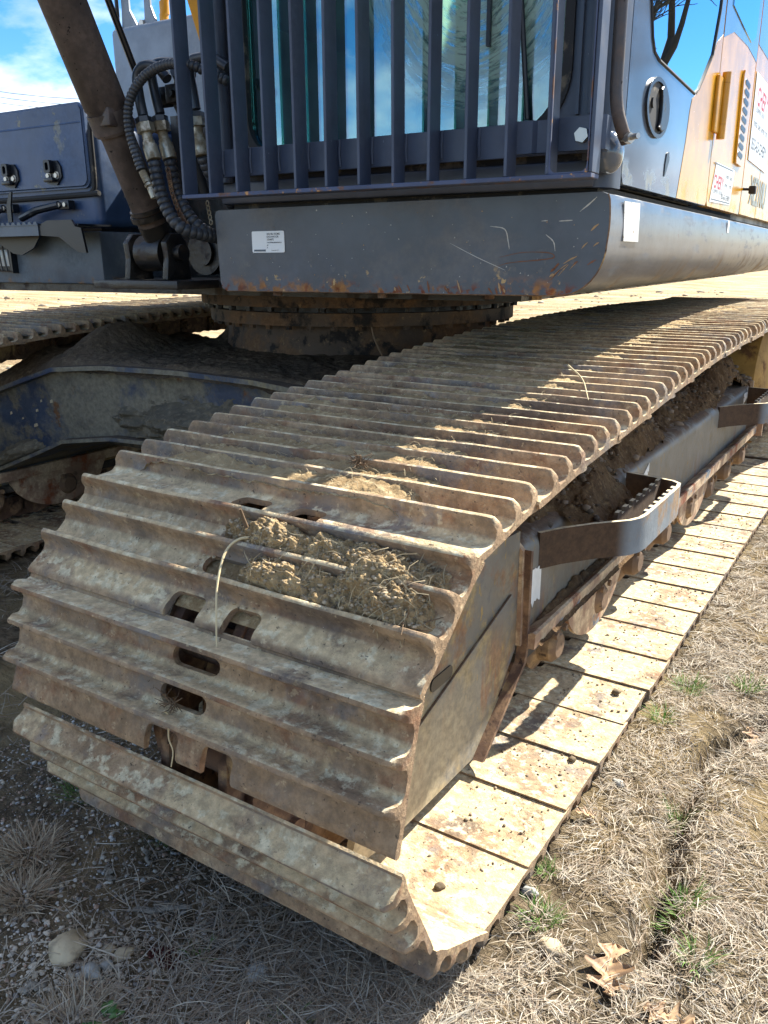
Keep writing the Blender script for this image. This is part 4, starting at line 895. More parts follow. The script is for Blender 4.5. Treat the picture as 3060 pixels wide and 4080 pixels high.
# lift cylinder leaning forward
CY = link('lift_cylinder', None, EX, MU @ Matrix.Translation((.03, -1.22, 1.14)))
d0 = Vector((.045, -1.242, 1.245)); dirc = Vector((0, -.232, .492)).normalized()
def onc(t_): return tuple(d0+dirc*t_)
bm = B(); tube(bm, [onc(-.03), onc(-.028), onc(.0), onc(.002), onc(.215), onc(.225)], [.043, .044, .044, .045, .045, .048], 32); up('barrel', bm, M['cylinder'], CY)
bm = B(); tube(bm, [onc(.2255), onc(.29), onc(.295), onc(1.6)], [.054, .054, .0575, .0575], 36); up('barrel', bm, M['cylinder'], CY)
bm = B(); tube(bm, [onc(.232), onc(.282)], .0582, 36); cl = up('clamp_band', bm, M['cylinder'], CY)
bm = B(); box(bm, .055, .095, -1.405, -1.365, 1.455, 1.50, .004); up('clamp_lug', bm, M['cylinder'], CY)
bm = B(); tube(bm, [onc(-.012), onc(.004)], .055, 32); tube(bm, [onc(.008), onc(.018)], .051, 32); up('end_ring', bm, M['greasy'], CY)
bm = B(); tube(bm, [(-.02, -1.205, 1.135), (.08, -1.205, 1.135)], .052, 28); tube(bm, [onc(-.03), onc(-.10)], [.045, .04], 20); up('eye_end', bm, M['greasy'], CY)
bm = B(); tube(bm, [(-.075, -1.205, 1.135), (.135, -1.205, 1.135)], .024, 20); up('pin', bm, M['greasy'], CY)
for a in (-.055, .10):
    bm = B(); prism(bm, [(-1.255, 1.0595), (-1.245, 1.12), (-1.25, 1.165), (-1.225, 1.19), (-1.19, 1.19), (-1.165, 1.165), (-1.155, 1.0595)], 'x', a-.011, a+.011, .003, 2); up('pivot_bracket', bm, M['greasy'], CY)
bm = B(); box(bm, -.14, .20, -1.31, -1.10, 1.035, 1.0585, .002); up('base_plate', bm, M['greasy'], CY)
bm = B(); tube(bm, [(.098, -1.285, 1.57), (.096, -1.375, 1.76), (.09, -1.68, 2.4)], .009, 10); up('side_pipe', bm, M['black'], CY)
# boom foot glimpse (orange) and grey tank with rails
bm = B(); prism(bm, [(-1.10, 2.6), (-.62, 1.50), (-.45, 1.50), (-.45, 2.6)], 'x', -.16, .16, .01, 2); up('boom_foot', bm, M['boompaint'])
TK = link('side_tank', None, EX, MU @ Matrix.Translation((-.8, 0, 1.6)))
bm = B(); box(bm, -1.12, -.30, -.40, .5, 1.605, 1.84, .02, 3); up('tank_body', bm, M['tankgrey'], TK)
bm = B(); box(bm, -.945, -.30, -.402, .5, 1.60, 2.012, .022, 3); up('tank_body', bm, M['tankgrey'], TK)
for (a, w, fl) in ((-.885, .028, .055), (-.765, .022, .04)):
    bm = B(); prism(bm, [(a-w*1.2, 2.014), (a+fl, 2.014), (a+fl*.7, 2.04), (a+w*.5, 2.08), (a+w*.4, 2.3), (a-w, 2.3), (a-w, 2.08)], 'y', -.36, -.345, .003, 1); up('rail_bracket', bm, M['tankgrey'], TK)
bm = B(); tube(bm, [(-.93, -.37, 2.01), (-.93, -.37, 2.06), (-.925, -.37, 2.061), (-.925, -.37, 2.4)], [.011, .011, .008, .008], 10); up('rail_post', bm, M['black'], TK)
bm = B(); hexbolt(bm, (-.80, -.36, 2.022), (0, -1, 0), .014, .010); tube(bm, [(-.83, -.352, 2.02), (-.79, -.352, 2.03)], .008, 8); up('rail_bolt', bm, M['chrome'], TK)
bm = B(); tube(bm, [(-.71, -.33, 2.012), (-.71, -.33, 2.045), (-.705, -.33, 2.05), (-.705, -.33, 2.09), (-.70, -.33, 2.095), (-.70, -.33, 2.3)], [.018, .018, .019, .019, .016, .016], 16); up('filler_neck', bm, M['boompaint'], TK)

# hoses
HS = link('hose_bundle', None, EX, MU @ Matrix.Translation((.1, -1.25, 1.4)))
def spiral_hose(name, pts, r, pitch, mat=None, depth=.2):
    P = smoothpts(pts, 14); L = 0; S = [0]
    for a, b_ in zip(P, P[1:]): L += (b_-a).length; S.append(L)
    n = int(L/pitch*9); Q = []; rr = []
    for i in range(n+1):
        s = L*i/n; j = min(max(0, int(np.searchsorted(S, s))-1), len(P)-2); t_ = (s-S[j])/max(1e-9, S[j+1]-S[j]); Q.append(P[j].lerp(P[j+1], t_))
        ph = (i % 9)/9; rr.append(r*(1-depth*(abs(2*ph-1))**3))
    return up(name, tube(B(), Q, rr, 14), mat or M['spiral'], HS, auto=75)
spiral_hose('spiral_hose', [(.45, -1.34, 1.535), (.402, -1.36, 1.557), (.371, -1.38, 1.572), (.311, -1.38, 1.582), (.266, -1.38, 1.580), (.224, -1.38, 1.569), (.192, -1.38, 1.553), (.162, -1.38, 1.528), (.144, -1.38, 1.498), (.138, -1.38, 1.460), (.144, -1.38, 1.420), (.157, -1.38, 1.383), (.171, -1.38, 1.345)], .0125, .0110)
bm = B(); tube(bm, [(.174, -1.38, 1.340), (.190, -1.38, 1.312)], .010, 12); hs = up('hose_ferrule', bm, M['zinc'], HS)
bm = B(); tube(bm, [(.191, -1.38, 1.309), (.195, -1.38, 1.303)], .011, 6); tube(bm, [(.196, -1.38, 1.299), (.208, -1.38, 1.273)], .0075, 10); up('hose_nut', bm, M['zinc'], HS)
for (b_, el, nut, fer, hose, r) in (
    (-1.34, [(.25, 1.560), (.225, 1.585), (.192, 1.598), (.162, 1.595), (.143, 1.573), (.146, 1.521), (.154, 1.482)], (.153, 1.477, .161, 1.440), (.163, 1.424, .180, 1.372), [(.181, 1.370), (.187, 1.322), (.200, 1.276), (.223, 1.233), (.254, 1.198, -1.33), (.282, 1.180, -1.27), (.29, 1.165, -1.12)], .0175),
    (-1.29, [(.29, 1.570), (.240, 1.602), (.203, 1.612), (.167, 1.612), (.146, 1.595), (.153, 1.543), (.166, 1.492)], (.164, 1.486, .169, 1.448), (.173, 1.434, .189, 1.378), [(.190, 1.376), (.196, 1.330), (.211, 1.286), (.242, 1.234), (.276, 1.194, -1.27), (.290, 1.170, -1.20), (.28, 1.150, -1.05)], .0175),
    (-1.30, [(.42, 1.575), (.365, 1.604), (.328, 1.607), (.302, 1.603), (.291, 1.576), (.298, 1.529), (.304, 1.490)], (.302, 1.483, .305, 1.449), (.306, 1.437, .315, 1.378), [(.315, 1.376), (.315, 1.331, -1.27), (.302, 1.285, -1.20), (.28, 1.235, -1.12), (.26, 1.17, -1.05)], .0165)):
    up('steel_elbow', tube(B(), smoothpts([(p[0], b_, p[1]) for p in el], 6), .0135, 14), M['pipe'], HS)
    n0, n1 = Vector((nut[0], b_, nut[1])), Vector((nut[2], b_, nut[3])); mid = n0.lerp(n1, .35)
    up('hose_nut', tube(B(), [n0, mid], .0215, 6), M['pipe'], HS, auto=20)
    up('hose_nut', tube(B(), [mid.lerp(n1, .05), n1, n1+Vector((.0005, 0, -.002))], [.0235, .0235, .018], 6), M['zinc'], HS, auto=20)
    f0, f1 = Vector((fer[0], b_, fer[1])), Vector((fer[2], b_, fer[3]))
    up('hose_ferrule', tube(B(), [n1, f0.lerp(f1, .1), f0.lerp(f1, .12), f0.lerp(f1, .3), f0.lerp(f1, .32), f1], [.0135, .0135, .0165, .0165, .0195, .0195], 20), M['zinc'], HS)
    spiral_hose('spiral_hose', [(p[0], p[2] if len(p) > 2 else b_, p[1]) for p in hose], r, .0165)
bm = B(); box(bm, .105, .165, -1.255, -1.215, 1.520, 1.566, .003); hexbolt(bm, (.130, -1.2555, 1.541), (0, -1, 0), .011, .012); box(bm, .17, .225, -1.27, -1.22, 1.520, 1.566, .003); hexbolt(bm, (.198, -1.2705, 1.541), (0, -1, 0), .011, .012); up('hose_clamp', bm, M['greasy'], HS)
bm = B(); tube(bm, smoothpts([(.185, -1.24, 1.52), (.205, -1.24, 1.48), (.215, -1.24, 1.43), (.22, -1.22, 1.37), (.23, -1.20, 1.29)], 5), .0125, 12); up('rubber_hose', bm, M['rubber'], HS)
bm = B(); tube(bm, smoothpts([(.24, -1.30, 1.585), (.212, -1.26, 1.575), (.196, -1.25, 1.555)], 5), .0125, 12); up('rubber_hose', bm, M['pipe'], HS)
# dirty mesh sleeve / chain
cp_ = smoothpts([(.205, -1.315, 1.345), (.213, -1.315, 1.29), (.238, -1.315, 1.232), (.265, -1.315, 1.195)], 5)
for k, p in enumerate(cp_):
    bm = B(); n = 10; A = [(p.x+.006*math.cos(t_/n*2*math.pi), p.y, p.z+.009*math.sin(t_/n*2*math.pi)) for t_ in range(n+1)]; tube(bm, A, .0022, 5, False); up('chain_ring', bm, M['rusty'], HS)
for k in range(5):
    bm = B(); n = 10; A = [(.296+.002*k+.005*math.cos(t_/n*2*math.pi), -1.27, 1.262-k*.012+.007*math.sin(t_/n*2*math.pi)) for t_ in range(n+1)]; tube(bm, A, .0018, 5, False); up('chain_ring', bm, M['zinc'], HS)

# ------------------------------------------------------------------ soil lying on the near track
ps = np.array(path[FRONT0:FRONT0+24]); seg = np.hypot(*np.diff(ps, axis=0).T); cum = np.concatenate([[0], np.cumsum(seg)])
def on_path(S):
    y = np.interp(S, cum, ps[:, 0]); z = np.interp(S, cum, ps[:, 1]); i = np.clip(np.searchsorted(cum, S, side='right')-1, 0, len(seg)-1)
    dy = (ps[i+1, 0]-ps[i, 0])/seg[i]; dz = (ps[i+1, 1]-ps[i, 1])/seg[i]; return y, z, -dz, dy
def soil_strip(name, s0, s1, x0, x1, ns, nx, hfun, mat, seed, label, xc=0.):
    S, Xg = np.meshgrid(np.linspace(s0, s1, ns), np.linspace(x0, x1, nx), indexing='ij'); y, z, ny, nz_ = on_path(S); h = hfun(S, Xg)
    P = np.stack([Xg+xc, y+ny*h, z+nz_*h], -1)
    return link(name, gridmesh(name, P, mat), kind='stuff', label=label, cat='soil')
sV4 = cum[4]; sV3 = cum[3]; sV5 = cum[5]
def top_soil(S, x):
    edge = 1/(1+np.exp((x+.165+.06*(fbm(S*6, x*2, o=3, seed=51)-.5))*60))*(1/(1+np.exp(-(x+.70+.08*(fbm(S*9, x*0, o=2, seed=52)-.5))*50)))
    sh = ((S-sV4)/.19) % 1; pocket = np.where(sh > .70, .8, 1.0)
    base = .012+.027*edge*pocket*(.45+1.05*fbm(S*5, x*4, o=3, seed=53))
    return base*np.clip(edge*1.6, 0, 1)+(1-np.clip(edge*1.6, 0, 1))*.002+(fbm(S*70, x*70, o=4, seed=54)-.5)*.011*np.clip(edge*2, .1, 1)+(fbm(S*190, x*190, o=2, seed=55)-.5)*.006*np.clip(edge*2, 0, 1)
soil_strip('track_soil', sV4+.05, sV4+2.9, -.765, -.03, 620, 170, top_soil, M['soil'], 1, 'sandy dried soil packed between the grousers on top of the near track')
def clump(S, x):
    h = -.006+.0*S
    for (cs, cx, ws, wx, a) in ((sV3+.160, -.20, .036, .165, .064), (sV3+.165, -.36, .030, .07, .050), (sV3+.135, -.10, .026, .07, .040), (sV3+.098, -.18, .032, .14, .058), (sV3+.090, -.07, .024, .055, .034), (sV3+.098, -.30, .024, .06, .048)):
        h = h+a*np.exp(-np.abs((S-cs)/ws)**3-np.abs((x-cx)/wx)**3.5)*.68
    n = (fbm(S*55, x*55, o=5, seed=61)-.5)*.040+(fbm(S*170, x*170, o=3, seed=62)-.5)*.016
    return h+n*np.clip((h+.006)*40, 0, 1)
soil_strip('soil_clump', sV3+.03, sV4+.02, -.46, -.02, 190, 300, clump, M['soil'], 2, 'crumbly clumps of pale soil caught on the rounded front of the near track')
def left_soil(S, x):
    sh = ((S-sV4)/.19) % 1
    return .012+.020*fbm(S*6, x*5, o=3, seed=71)+(fbm(S*60, x*60, o=4, seed=72)-.5)*.012
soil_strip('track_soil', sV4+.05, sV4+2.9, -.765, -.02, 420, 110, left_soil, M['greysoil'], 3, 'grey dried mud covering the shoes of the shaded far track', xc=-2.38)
# crumbs and straw fibres on the track soil
def crumb_spot():
    while True:
        S = sV3+RNG.uniform(.05, .21); x = RNG.uniform(-.45, -.03); h = float(clump(np.array([S]), np.array([x]))[0])
        if h > .012 or RNG.random() < .05: break
    y, z, ny, nz_ = on_path(np.array([S])); h = max(h, .0125); return (x, y[0]+ny[0]*h, z[0]+nz_[0]*h)
CRUMB = crumb_spot
def scatter_fibres(name, spots, n, L, w, colr, label, cat, mat='blade', lift=.004, wander=.5):
    V = []; F = []; C = []; k = 0
    for i in range(n):
        p, nrm = spots(i)
        a = RNG.uniform(0, 2*math.pi); t1 = np.cross(nrm, [.3, .8, .52]); t1 /= np.linalg.norm(t1); t2 = np.cross(nrm, t1); d = t1*math.cos(a)+t2*math.sin(a); s = np.cross(nrm, d)
        ln = L*RNG.uniform(.3, 1.2); ww = w*RNG.uniform(.6, 1.3); up_ = RNG.uniform(0, .5); bend = RNG.normal(0, wander); m = 4
        for j in range(m):
            t_ = j/(m-1); q_ = p+nrm*(lift+up_*ln*.5*math.sin(t_*math.pi))+d*ln*(t_-.5)+s*bend*ln*(t_-.5)**2; wd = ww*(1-.6*t_)
            V += [q_+s*wd, q_-s*wd]; C += [colr(i)]*2
        for j in range(m-1): F.append([k+2*j, k+2*j+1, k+2*j+3, k+2*j+2])
        k += 2*m
    return link(name, rawmesh(name, np.array(V), np.array(F), M[mat], np.array(C)), kind='stuff', label=label, cat=cat)
def top_spot(i):
    S = sV4+.06+abs(RNG.normal(0, .8)); S = min(S, sV4+2.6); x = RNG.uniform(-.70, -.13)
    y, z, ny, nz_ = on_path(np.array([S])); h = float(top_soil(np.array([S]), np.array([x]))[0]); return np.array([x, y[0]+ny[0]*h, z[0]+nz_[0]*h]), np.array([0, ny[0], nz_[0]])
def clump_spot(i):
    S = sV3+RNG.uniform(.07, .18); x = RNG.choice([RNG.uniform(-.12, -.03), RNG.uniform(-.35, -.05)]); y, z, ny, nz_ = on_path(np.array([S])); h = float(clump(np.array([S]), np.array([x]))[0]); h = max(h, .012)
    return np.array([x, y[0]+ny[0]*h, z[0]+nz_[0]*h]), np.array([0, ny[0], nz_[0]])
straw = lambda i: np.array([.50, .40, .24])*RNG.uniform(.45, 1.15)
scatter_fibres('root_fibres', top_spot, 1500, .030, .0006, straw, 'fine straw and root fibres in the soil on top of the near track', 'straw')
scatter_fibres('root_fibres', clump_spot, 110, .045, .0007, straw, 'thin broken roots sticking out of the soil clumps at the track front', 'roots')
# single twigs and roots, each a thing
def strand(name, pts, r, mat, label, cat, n=6, group=None):
    P = smoothpts(pts, 6); rr = [r*(1-.55*i/len(P)) for i in range(len(P))]
    bm = B(); tube(bm, P, rr, n); return link(name, mesh(bm, name, auto=60), None, None, mat, label=label, cat=cat, group=group)
def tp(S, x, h):
    y, z, ny, nz_ = on_path(np.array([S])); return (x, float(y[0]+ny[0]*h), float(z[0]+nz_[0]*h))
strand('root', [tp(sV3+.155, -.345, .035), tp(sV3+.14, -.365, .046), tp(sV3+.115, -.372, .050), tp(sV3+.08, -.362, .050), tp(sV3+.05, -.350, .046), tp(sV3+.015, -.335, .034), tp(sV3-.01, -.325, .022)], .0026, M['root'], 'pale root hanging down over the front shoe of the near track', 'root')
strand('twig', [tp(sV3+.155, -.362, .030), tp(sV3+.165, -.362, .062), tp(sV3+.17, -.358, .085)], .0040, M['twig'], 'short brown twig stub standing in the soil clump on the track', 'twig')
strand('root', [tp(cum[2]+.095, -.405, .030), tp(cum[2]+.085, -.402, .022), tp(cum[2]+.055, -.398, .022), tp(cum[2]+.035, -.390, .018), tp(cum[2]+.012, -.388, .020)], .0018, M['root'], 'thin wavy root dangling from the lower oval hole of the front shoe', 'root')
strand('stalk', [tp(sV5+.66, -.205, .075), tp(sV5+.60, -.15, .060), tp(sV5+.50, -.10, .042)], .0022, M['root'], 'straight pale stalk lying across the sunlit grousers', 'stalk')
strand('twig', [(-.80, 1.00, .84), (-.80, .95, .90), (-.80, .93, .94)], .003, M['twig'], 'small forked twig at the inner edge of the near track', 'twig')
for k in range(9):
    cx = -.40+RNG.normal(0, .014); c0 = tp(cum[2]+.105+RNG.normal(0, .004), cx, .018); a = RNG.uniform(0, 6.28); L = RNG.uniform(.02, .04)
    pass
def tuft_strands(name, c, n, L, label):
    bm = B(); c = Vector(c)
    for k in range(n):
        d = Vector((RNG.normal(), RNG.normal()*.6-.3, RNG.normal()*.6)).normalized(); e = c+d*L*RNG.uniform(.5, 1.2); tube(bm, [c+Vector(RNG.normal(0, .003, 3)), c.lerp(e, .5)+Vector(RNG.normal(0, .004, 3)), e], [.0010, .0009, .0005], 5)
    return link(name, mesh(bm, name), None, None, M['twig'], label=label, cat='roots')
tuft_strands('root_tuft', tp(cum[2]+.105, -.405, .016), 22, .030, 'tangled root tuft stuck at the upper oval hole of the front shoe')
tuft_strands('root_tuft', tp(sV4+.16, -.30, .050), 40, .024, 'dark tangle of roots in the sunlit soil on top of the track')
tuft_strands('root_tuft', tp(sV3+.09, -.055, .026), 24, .045, 'bundle of dry roots at the outer end of the clumped soil')
for k, (dx, S, s) in enumerate(((-.11, cum[2]+.03, .016), (-.30, cum[2]+.19, .011), (-.07, cum[3]+.03, .013))):
    pass
# clods on the inner face of the bottom shoes
def rock(name, p, s, mat, label, cat, seed, sc=(1, 1, .6), group=None, sub=2, flat=False):
    bm = B(); bmesh.ops.create_icosphere(bm, subdivisions=sub, radius=1); v = np.array([q_.co[:] for q_ in bm.verts]); n = fbm(v[:, 0]*1.6+seed, v[:, 1]*1.6, v[:, 2]*1.6+seed*.3, o=3, seed=seed)
    for q_, k in zip(bm.verts, n): q_.co = Vector((q_.co.x*sc[0], q_.co.y*sc[1], q_.co.z*sc[2]))*s*(.28+1.05*float(k)+.45*float(vnoise(q_.co.x*4+seed, q_.co.y*4, q_.co.z*4, seed=seed)))
    return link(name, mesh(bm, name, smooth=not flat), None, Matrix.Translation(p) @ Matrix.Rotation(seed*1.3, 4, 'Z'), mat, label=label, cat=cat, group=group)
cl = [(-.115, .105, .009), (-.125, .10, .007), (-.055, .60, .009), (-.045, .585, .008), (-.065, .94, .011), (-.035, .90, .008), (-.09, 1.66, .011), (-.11, 1.42, .008), (-.05, 1.38, .009), (-.13, .41, .007), (-.10, .37, .006), (-.09, .31, .006)]
for k, (x, y, s) in enumerate(cl):
    if k in (0, 2, 4): rock('soil_clod', (x, y, .052+s*.3), s, M['clod'], ('dark clod on the frontmost bottom shoe beside the grousers', None, 'dark clod on the lower shoe near the slotted shadow', None, 'flat grey clod on the lower shoe beyond the slotted shadow')[k], 'soil clod', k+3)
V = []; F = []; C = []; kk = 0; ico = bmesh.new(); bmesh.ops.create_icosphere(ico, subdivisions=1, radius=1); iv = np.array([v.co[:] for v in ico.verts]); fi = np.array([[v.index for v in f.verts] for f in ico.faces]); ico.free()
def crumbs(n, spot, smin, smax, cf, name, label, cat='pebbles'):
    V = []; F = []; C = []; kk = 0
    for i in range(n):
        p = spot(); s = smin*(smax/smin)**(RNG.random()**1.8); v = (iv+RNG.normal(0, .12, iv.shape))*np.array([s*RNG.uniform(.8, 1.5), s*RNG.uniform(.7, 1.2), s*.65]); a = RNG.uniform(0, 6.3); c_, s_ = math.cos(a), math.sin(a)
        v = v @ np.array([[c_, s_, 0], [-s_, c_, 0], [0, 0, 1]])+np.array(p); V.append(v); F.append(fi+kk); kk += len(v); C.append(np.tile(cf(), (len(v), 1)))
    return link(name, rawmesh(name, np.concatenate(V), np.concatenate(F), M['pebble'], np.concatenate(C), smooth=True), kind='stuff', label=label, cat=cat)
crumbs(2200, CRUMB, .0008, .0042, lambda: np.array([.36, .28, .18])*RNG.uniform(.55, 1.25), 'soil_crumbs', 'loose crumbs on the pale soil clumps at the front of the near track', 'soil crumbs')
def bspot():
    x = RNG.uniform(-.20, -.01); y = .05+RNG.random()*3.2; return (x, y, .0515)
crumbs(1300, bspot, .0009, .0042, lambda: np.array([.22, .17, .115])*RNG.uniform(.6, 1.6), 'soil_crumbs', 'dark crumbs scattered over the sunlit lower shoes', 'soil crumbs')
# dark soil heaped on the frame under the upper run
xs = np.linspace(-.60, -.075, 180); ys = np.linspace(.55, 3.9, 900); A, C = np.meshgrid(xs, ys, indexing='ij')
heap = .075*np.exp(-((A+.36)/.085)**2)*(.5+fbm(C*3, A*4, o=3, seed=91))
heap = heap+.10*np.exp(-((A+.275)/.065)**2-((C-1.16)/.17)**2)+.09*np.exp(-((A+.31)/.07)**2-((C-1.75)/.18)**2)+.15*np.exp(-((A+.29)/.08)**2-((C-3.05)/.28)**2)
instep = np.exp(-((C-1.13)/.21)**6)*(A < -.130)
ftop = np.interp(A, [-.60, -.27, -.235, -.20, -.15, -.075], [.53, .515, .50, .495, .470, .43]); heap = heap+.035*instep*np.clip((A+.26)/.04, 0, 1)*np.exp(-((C-1.02)/.2)**2)
h = ftop-.022+heap+((fbm(A*22, C*22, o=5, seed=92)-.5)*.05+(fbm(A*80, C*80, o=3, seed=93)-.5)*.016)
outer_ = np.where((A > -.236) & (instep < .35), 1., 0.)
hm_ = gridmesh('soil_heap', np.stack([A, C, h], -1), M['darksoil'])
bm = B(); bm.from_mesh(hm_); bm.verts.ensure_lookup_table(); ofl = outer_.reshape(-1); bmesh.ops.delete(bm, geom=[v for v in bm.verts if ofl[v.index] > .5], context='VERTS'); bm.to_mesh(hm_); bm.free()
link('soil_heap', hm_, kind='stuff', label='dark damp soil heaped on the track frame beside the step', cat='soil')
def hspot():
    i = RNG.integers(5, 175); j = RNG.integers(10, 890)
    while outer_[i, j] > .3: i = RNG.integers(5, 175); j = RNG.integers(10, 890)
    return (A[i, j], C[i, j], h[i, j]+.002)
crumbs(1300, hspot, .003, .020, lambda: np.array([.13, .095, .065])*RNG.uniform(.5, 1.6), 'soil_lumps', 'dark lumps and pebbles in the soil heaped on the track frame', 'soil lumps')
xs = np.linspace(-.219, -.172, 30); ys = np.linspace(.68, 1.42, 260); A2, C2 = np.meshgrid(xs, ys, indexing='ij')
hh = .285+.030*np.exp(-((A2+.222)/.025)**2)*np.exp(-((C2-1.05)/.26)**4)*(.5+fbm(C2*22, A2*22, o=4, seed=95))+(fbm(C2*60, A2*60, o=4, seed=96)-.5)*.012-.003-.016*np.clip((A2+.195)/.02, 0, 1)
link('ledge_soil', gridmesh('ledge_soil', np.stack([A2, C2, hh], -1), M['darksoil']), kind='stuff', label='crumbly soil lying along the ledge of the track frame', cat='soil')

# ------------------------------------------------------------------ pebbles, stones, wood, leaves
def gspot():
    while True:
        x = RNG.uniform(-1.25, .05); y = RNG.uniform(-.62, .6)
        if y < .1+(-.3-x)*.25 and RNG.random() < (1 if x < -.35 else .35): return (x, y, float(gz(x, y))+.001)
peb = lambda: np.array([[.42, .36, .27], [.5, .46, .38], [.30, .24, .18], [.22, .2, .18], [.52, .50, .46], [.36, .25, .18]][RNG.integers(0, 6)])*RNG.uniform(.6, 1.15)
crumbs(11000, gspot, .0009, .0055, peb, 'gravel', 'fine gravel and grit over the shaded ground in front of the track')
def gspot2():
    x = RNG.normal(-.56, .085); y = RNG.normal(-.325, .045); return (x, y, float(gz(x, y))+.001)
crumbs(700, gspot2, .0014, .0062, lambda: np.array([.55, .48, .38])*RNG.uniform(.6, 1.15), 'gravel', 'pale pebbles gathered round the big tan stone')
for k, (x, y, s, m, sc, lab) in enumerate((
    (-.592, -.315, .036, 'stone', (1, .85, .42), 'large flat tan stone among the pale pebbles at bottom left'),
    (-.522, -.322, .016, 'stonegrey', (1.5, .8, .6), 'oval grey stone right of the large tan stone'),
    (-.510, -.268, .0125, 'stone', (1.3, .9, .7), 'small rounded yellowish stone above the oval grey one'),
    (-.512, -.300, .010, 'stonegrey', (1.1, 1, .8), 'white round pebble between the oval and yellowish stones'),
    (-.540, -.272, .010, 'stone', (1.2, 1, .6), 'pinkish brown pebble beside the yellowish stone'),
    (-.299, -.170, .018, 'stonegrey', (1, 1, .45), 'flat dull stone under the near end of the track'),
    (.004, .232, .0135, 'stonegrey', (1.3, .7, .6), 'white stone touching the outer edge of the track'),
    (.087, .131, .019, 'stone', (.8, 1.2, .4), 'flat yellow stone in the sunlit grass near the track corner'),
    (.040, .640, .013, 'stonegrey', (1, .8, .6), 'small grey stone in the grass beside the lower shoes'))):
    rock('stone', (x, y, float(gz(x, y))+s*.28), s, M[m], lab, 'stone', k+11, sc)
def wood(p, L, ang, r, lab, seed, mat='wood'):
    bm = B(); n = 9; pts = []; 
    for i in range(n+1):
        t_ = i/n-.5; pts.append((t_*L, r*1.2*(float(vnoise(i*.6, seed, seed=3))-.5)*2, r*.5*(float(vnoise(i*.7, seed+5, seed=4)))))
    tube(bm, pts, [r*(.55+.6*float(vnoise(i*1.3, seed, seed=8)))*(.5 if i in (0, n) else 1) for i in range(n+1)], 7)
    for v in bm.verts: v.co.z *= .6
    return link('wood_piece', mesh(bm, 'wood_piece', auto=50), None, Matrix.Translation((p[0], p[1], float(gz(*p))+r*.5)) @ Matrix.Rotation(ang, 4, 'Z'), M[mat], label=lab, cat='wood')
wood((-.533, -.165), .105, R(35), .0075, 'long splintered grey wood piece in the middle of the shaded ground', 1)
wood((-.384, -.155), .075, R(20), .0065, 'darker grey wood piece near the track in the shade', 2)
wood((-.66, -.085), .055, R(-30), .0055, 'pale split wood chip close to the track edge', 3)
wood((-.68, -.155), .045, R(-40), .0075, 'short broad wood chip left of centre in the shade', 4)
wood((-.58, -.385), .040, R(60), .007, 'pale wood chip below the oval grey stone', 5)
wood((-.60, -.120), .10, R(50), .0026, 'thin brown stick lying above the grey wood pieces', 6, 'twig')
wood((-.77, -.30), .13, R(25), .003, 'thin bluish stick left of the large tan stone', 7, 'wood')
wood((-.44, -.205), .035, R(-20), .004, 'tiny pale wood chip beside the long grey piece', 8)
def oak_leaf(p, s, rz, tilt, lab, seed, curl=.25):
    rg = np.random.default_rng(seed); half = []; n = 46
    for i in range(n+1):
        t_ = i/n; w = .33*math.sin(math.pi*min(1, t_**.85))**.6*(.26+.9*abs(math.sin(t_*math.pi*3.4+.5))**2.2)+.012
        half.append((t_, w*(1+.15*rg.normal()*.3)))
    V = []; F = []; m = 7
    for sgn in (1,):
        for t_, w in half:
            for j in range(-m, m+1):
                u = j/m; x = u*w+.08*math.sin(3*t_); fwd = t_+abs(u)*.10*math.sin(t_*math.pi); V.append((x*s, (fwd-.5)*s, s*(curl*.6*abs(u)**1.5*w*1.8+.07*math.sin(t_*5+seed)+.02*math.sin(abs(u)*9+t_*30))))
    q_ = 2*m+1
    for i in range(n):
        for j in range(2*m): a = i*q_+j; F.append((a, a+1, a+q_+1, a+q_))
    me = rawmesh('oak_leaf', np.array(V), np.array(F), M['leaf'], smooth=True)
    return link('oak_leaf', me, None, Matrix.Translation((p[0], p[1], float(gz(*p))+.013)) @ Matrix.Rotation(rz, 4, 'Z') @ Matrix.Rotation(tilt, 4, 'X'), None, label=lab, cat='leaf')
oak_leaf((.190, .140), .105, R(195), R(4), 'large brown lobed oak leaf lying on the sunlit dry grass', 1)
oak_leaf((.292, .080), .08, R(80), R(-10), 'dark brown curled oak leaf at the bottom right edge', 2)
oak_leaf((.262, .99), .085, R(30), R(8), 'reddish oak leaf at the right edge beside a grass tuft', 3)
oak_leaf((-.83, .10), .09, R(60), R(0), 'brown leaf in the shade beyond the left end of the track', 5)
oak_leaf((.015, .50), .045, R(300), R(0), 'orange leaf scrap against the lower shoes of the near track', 7)

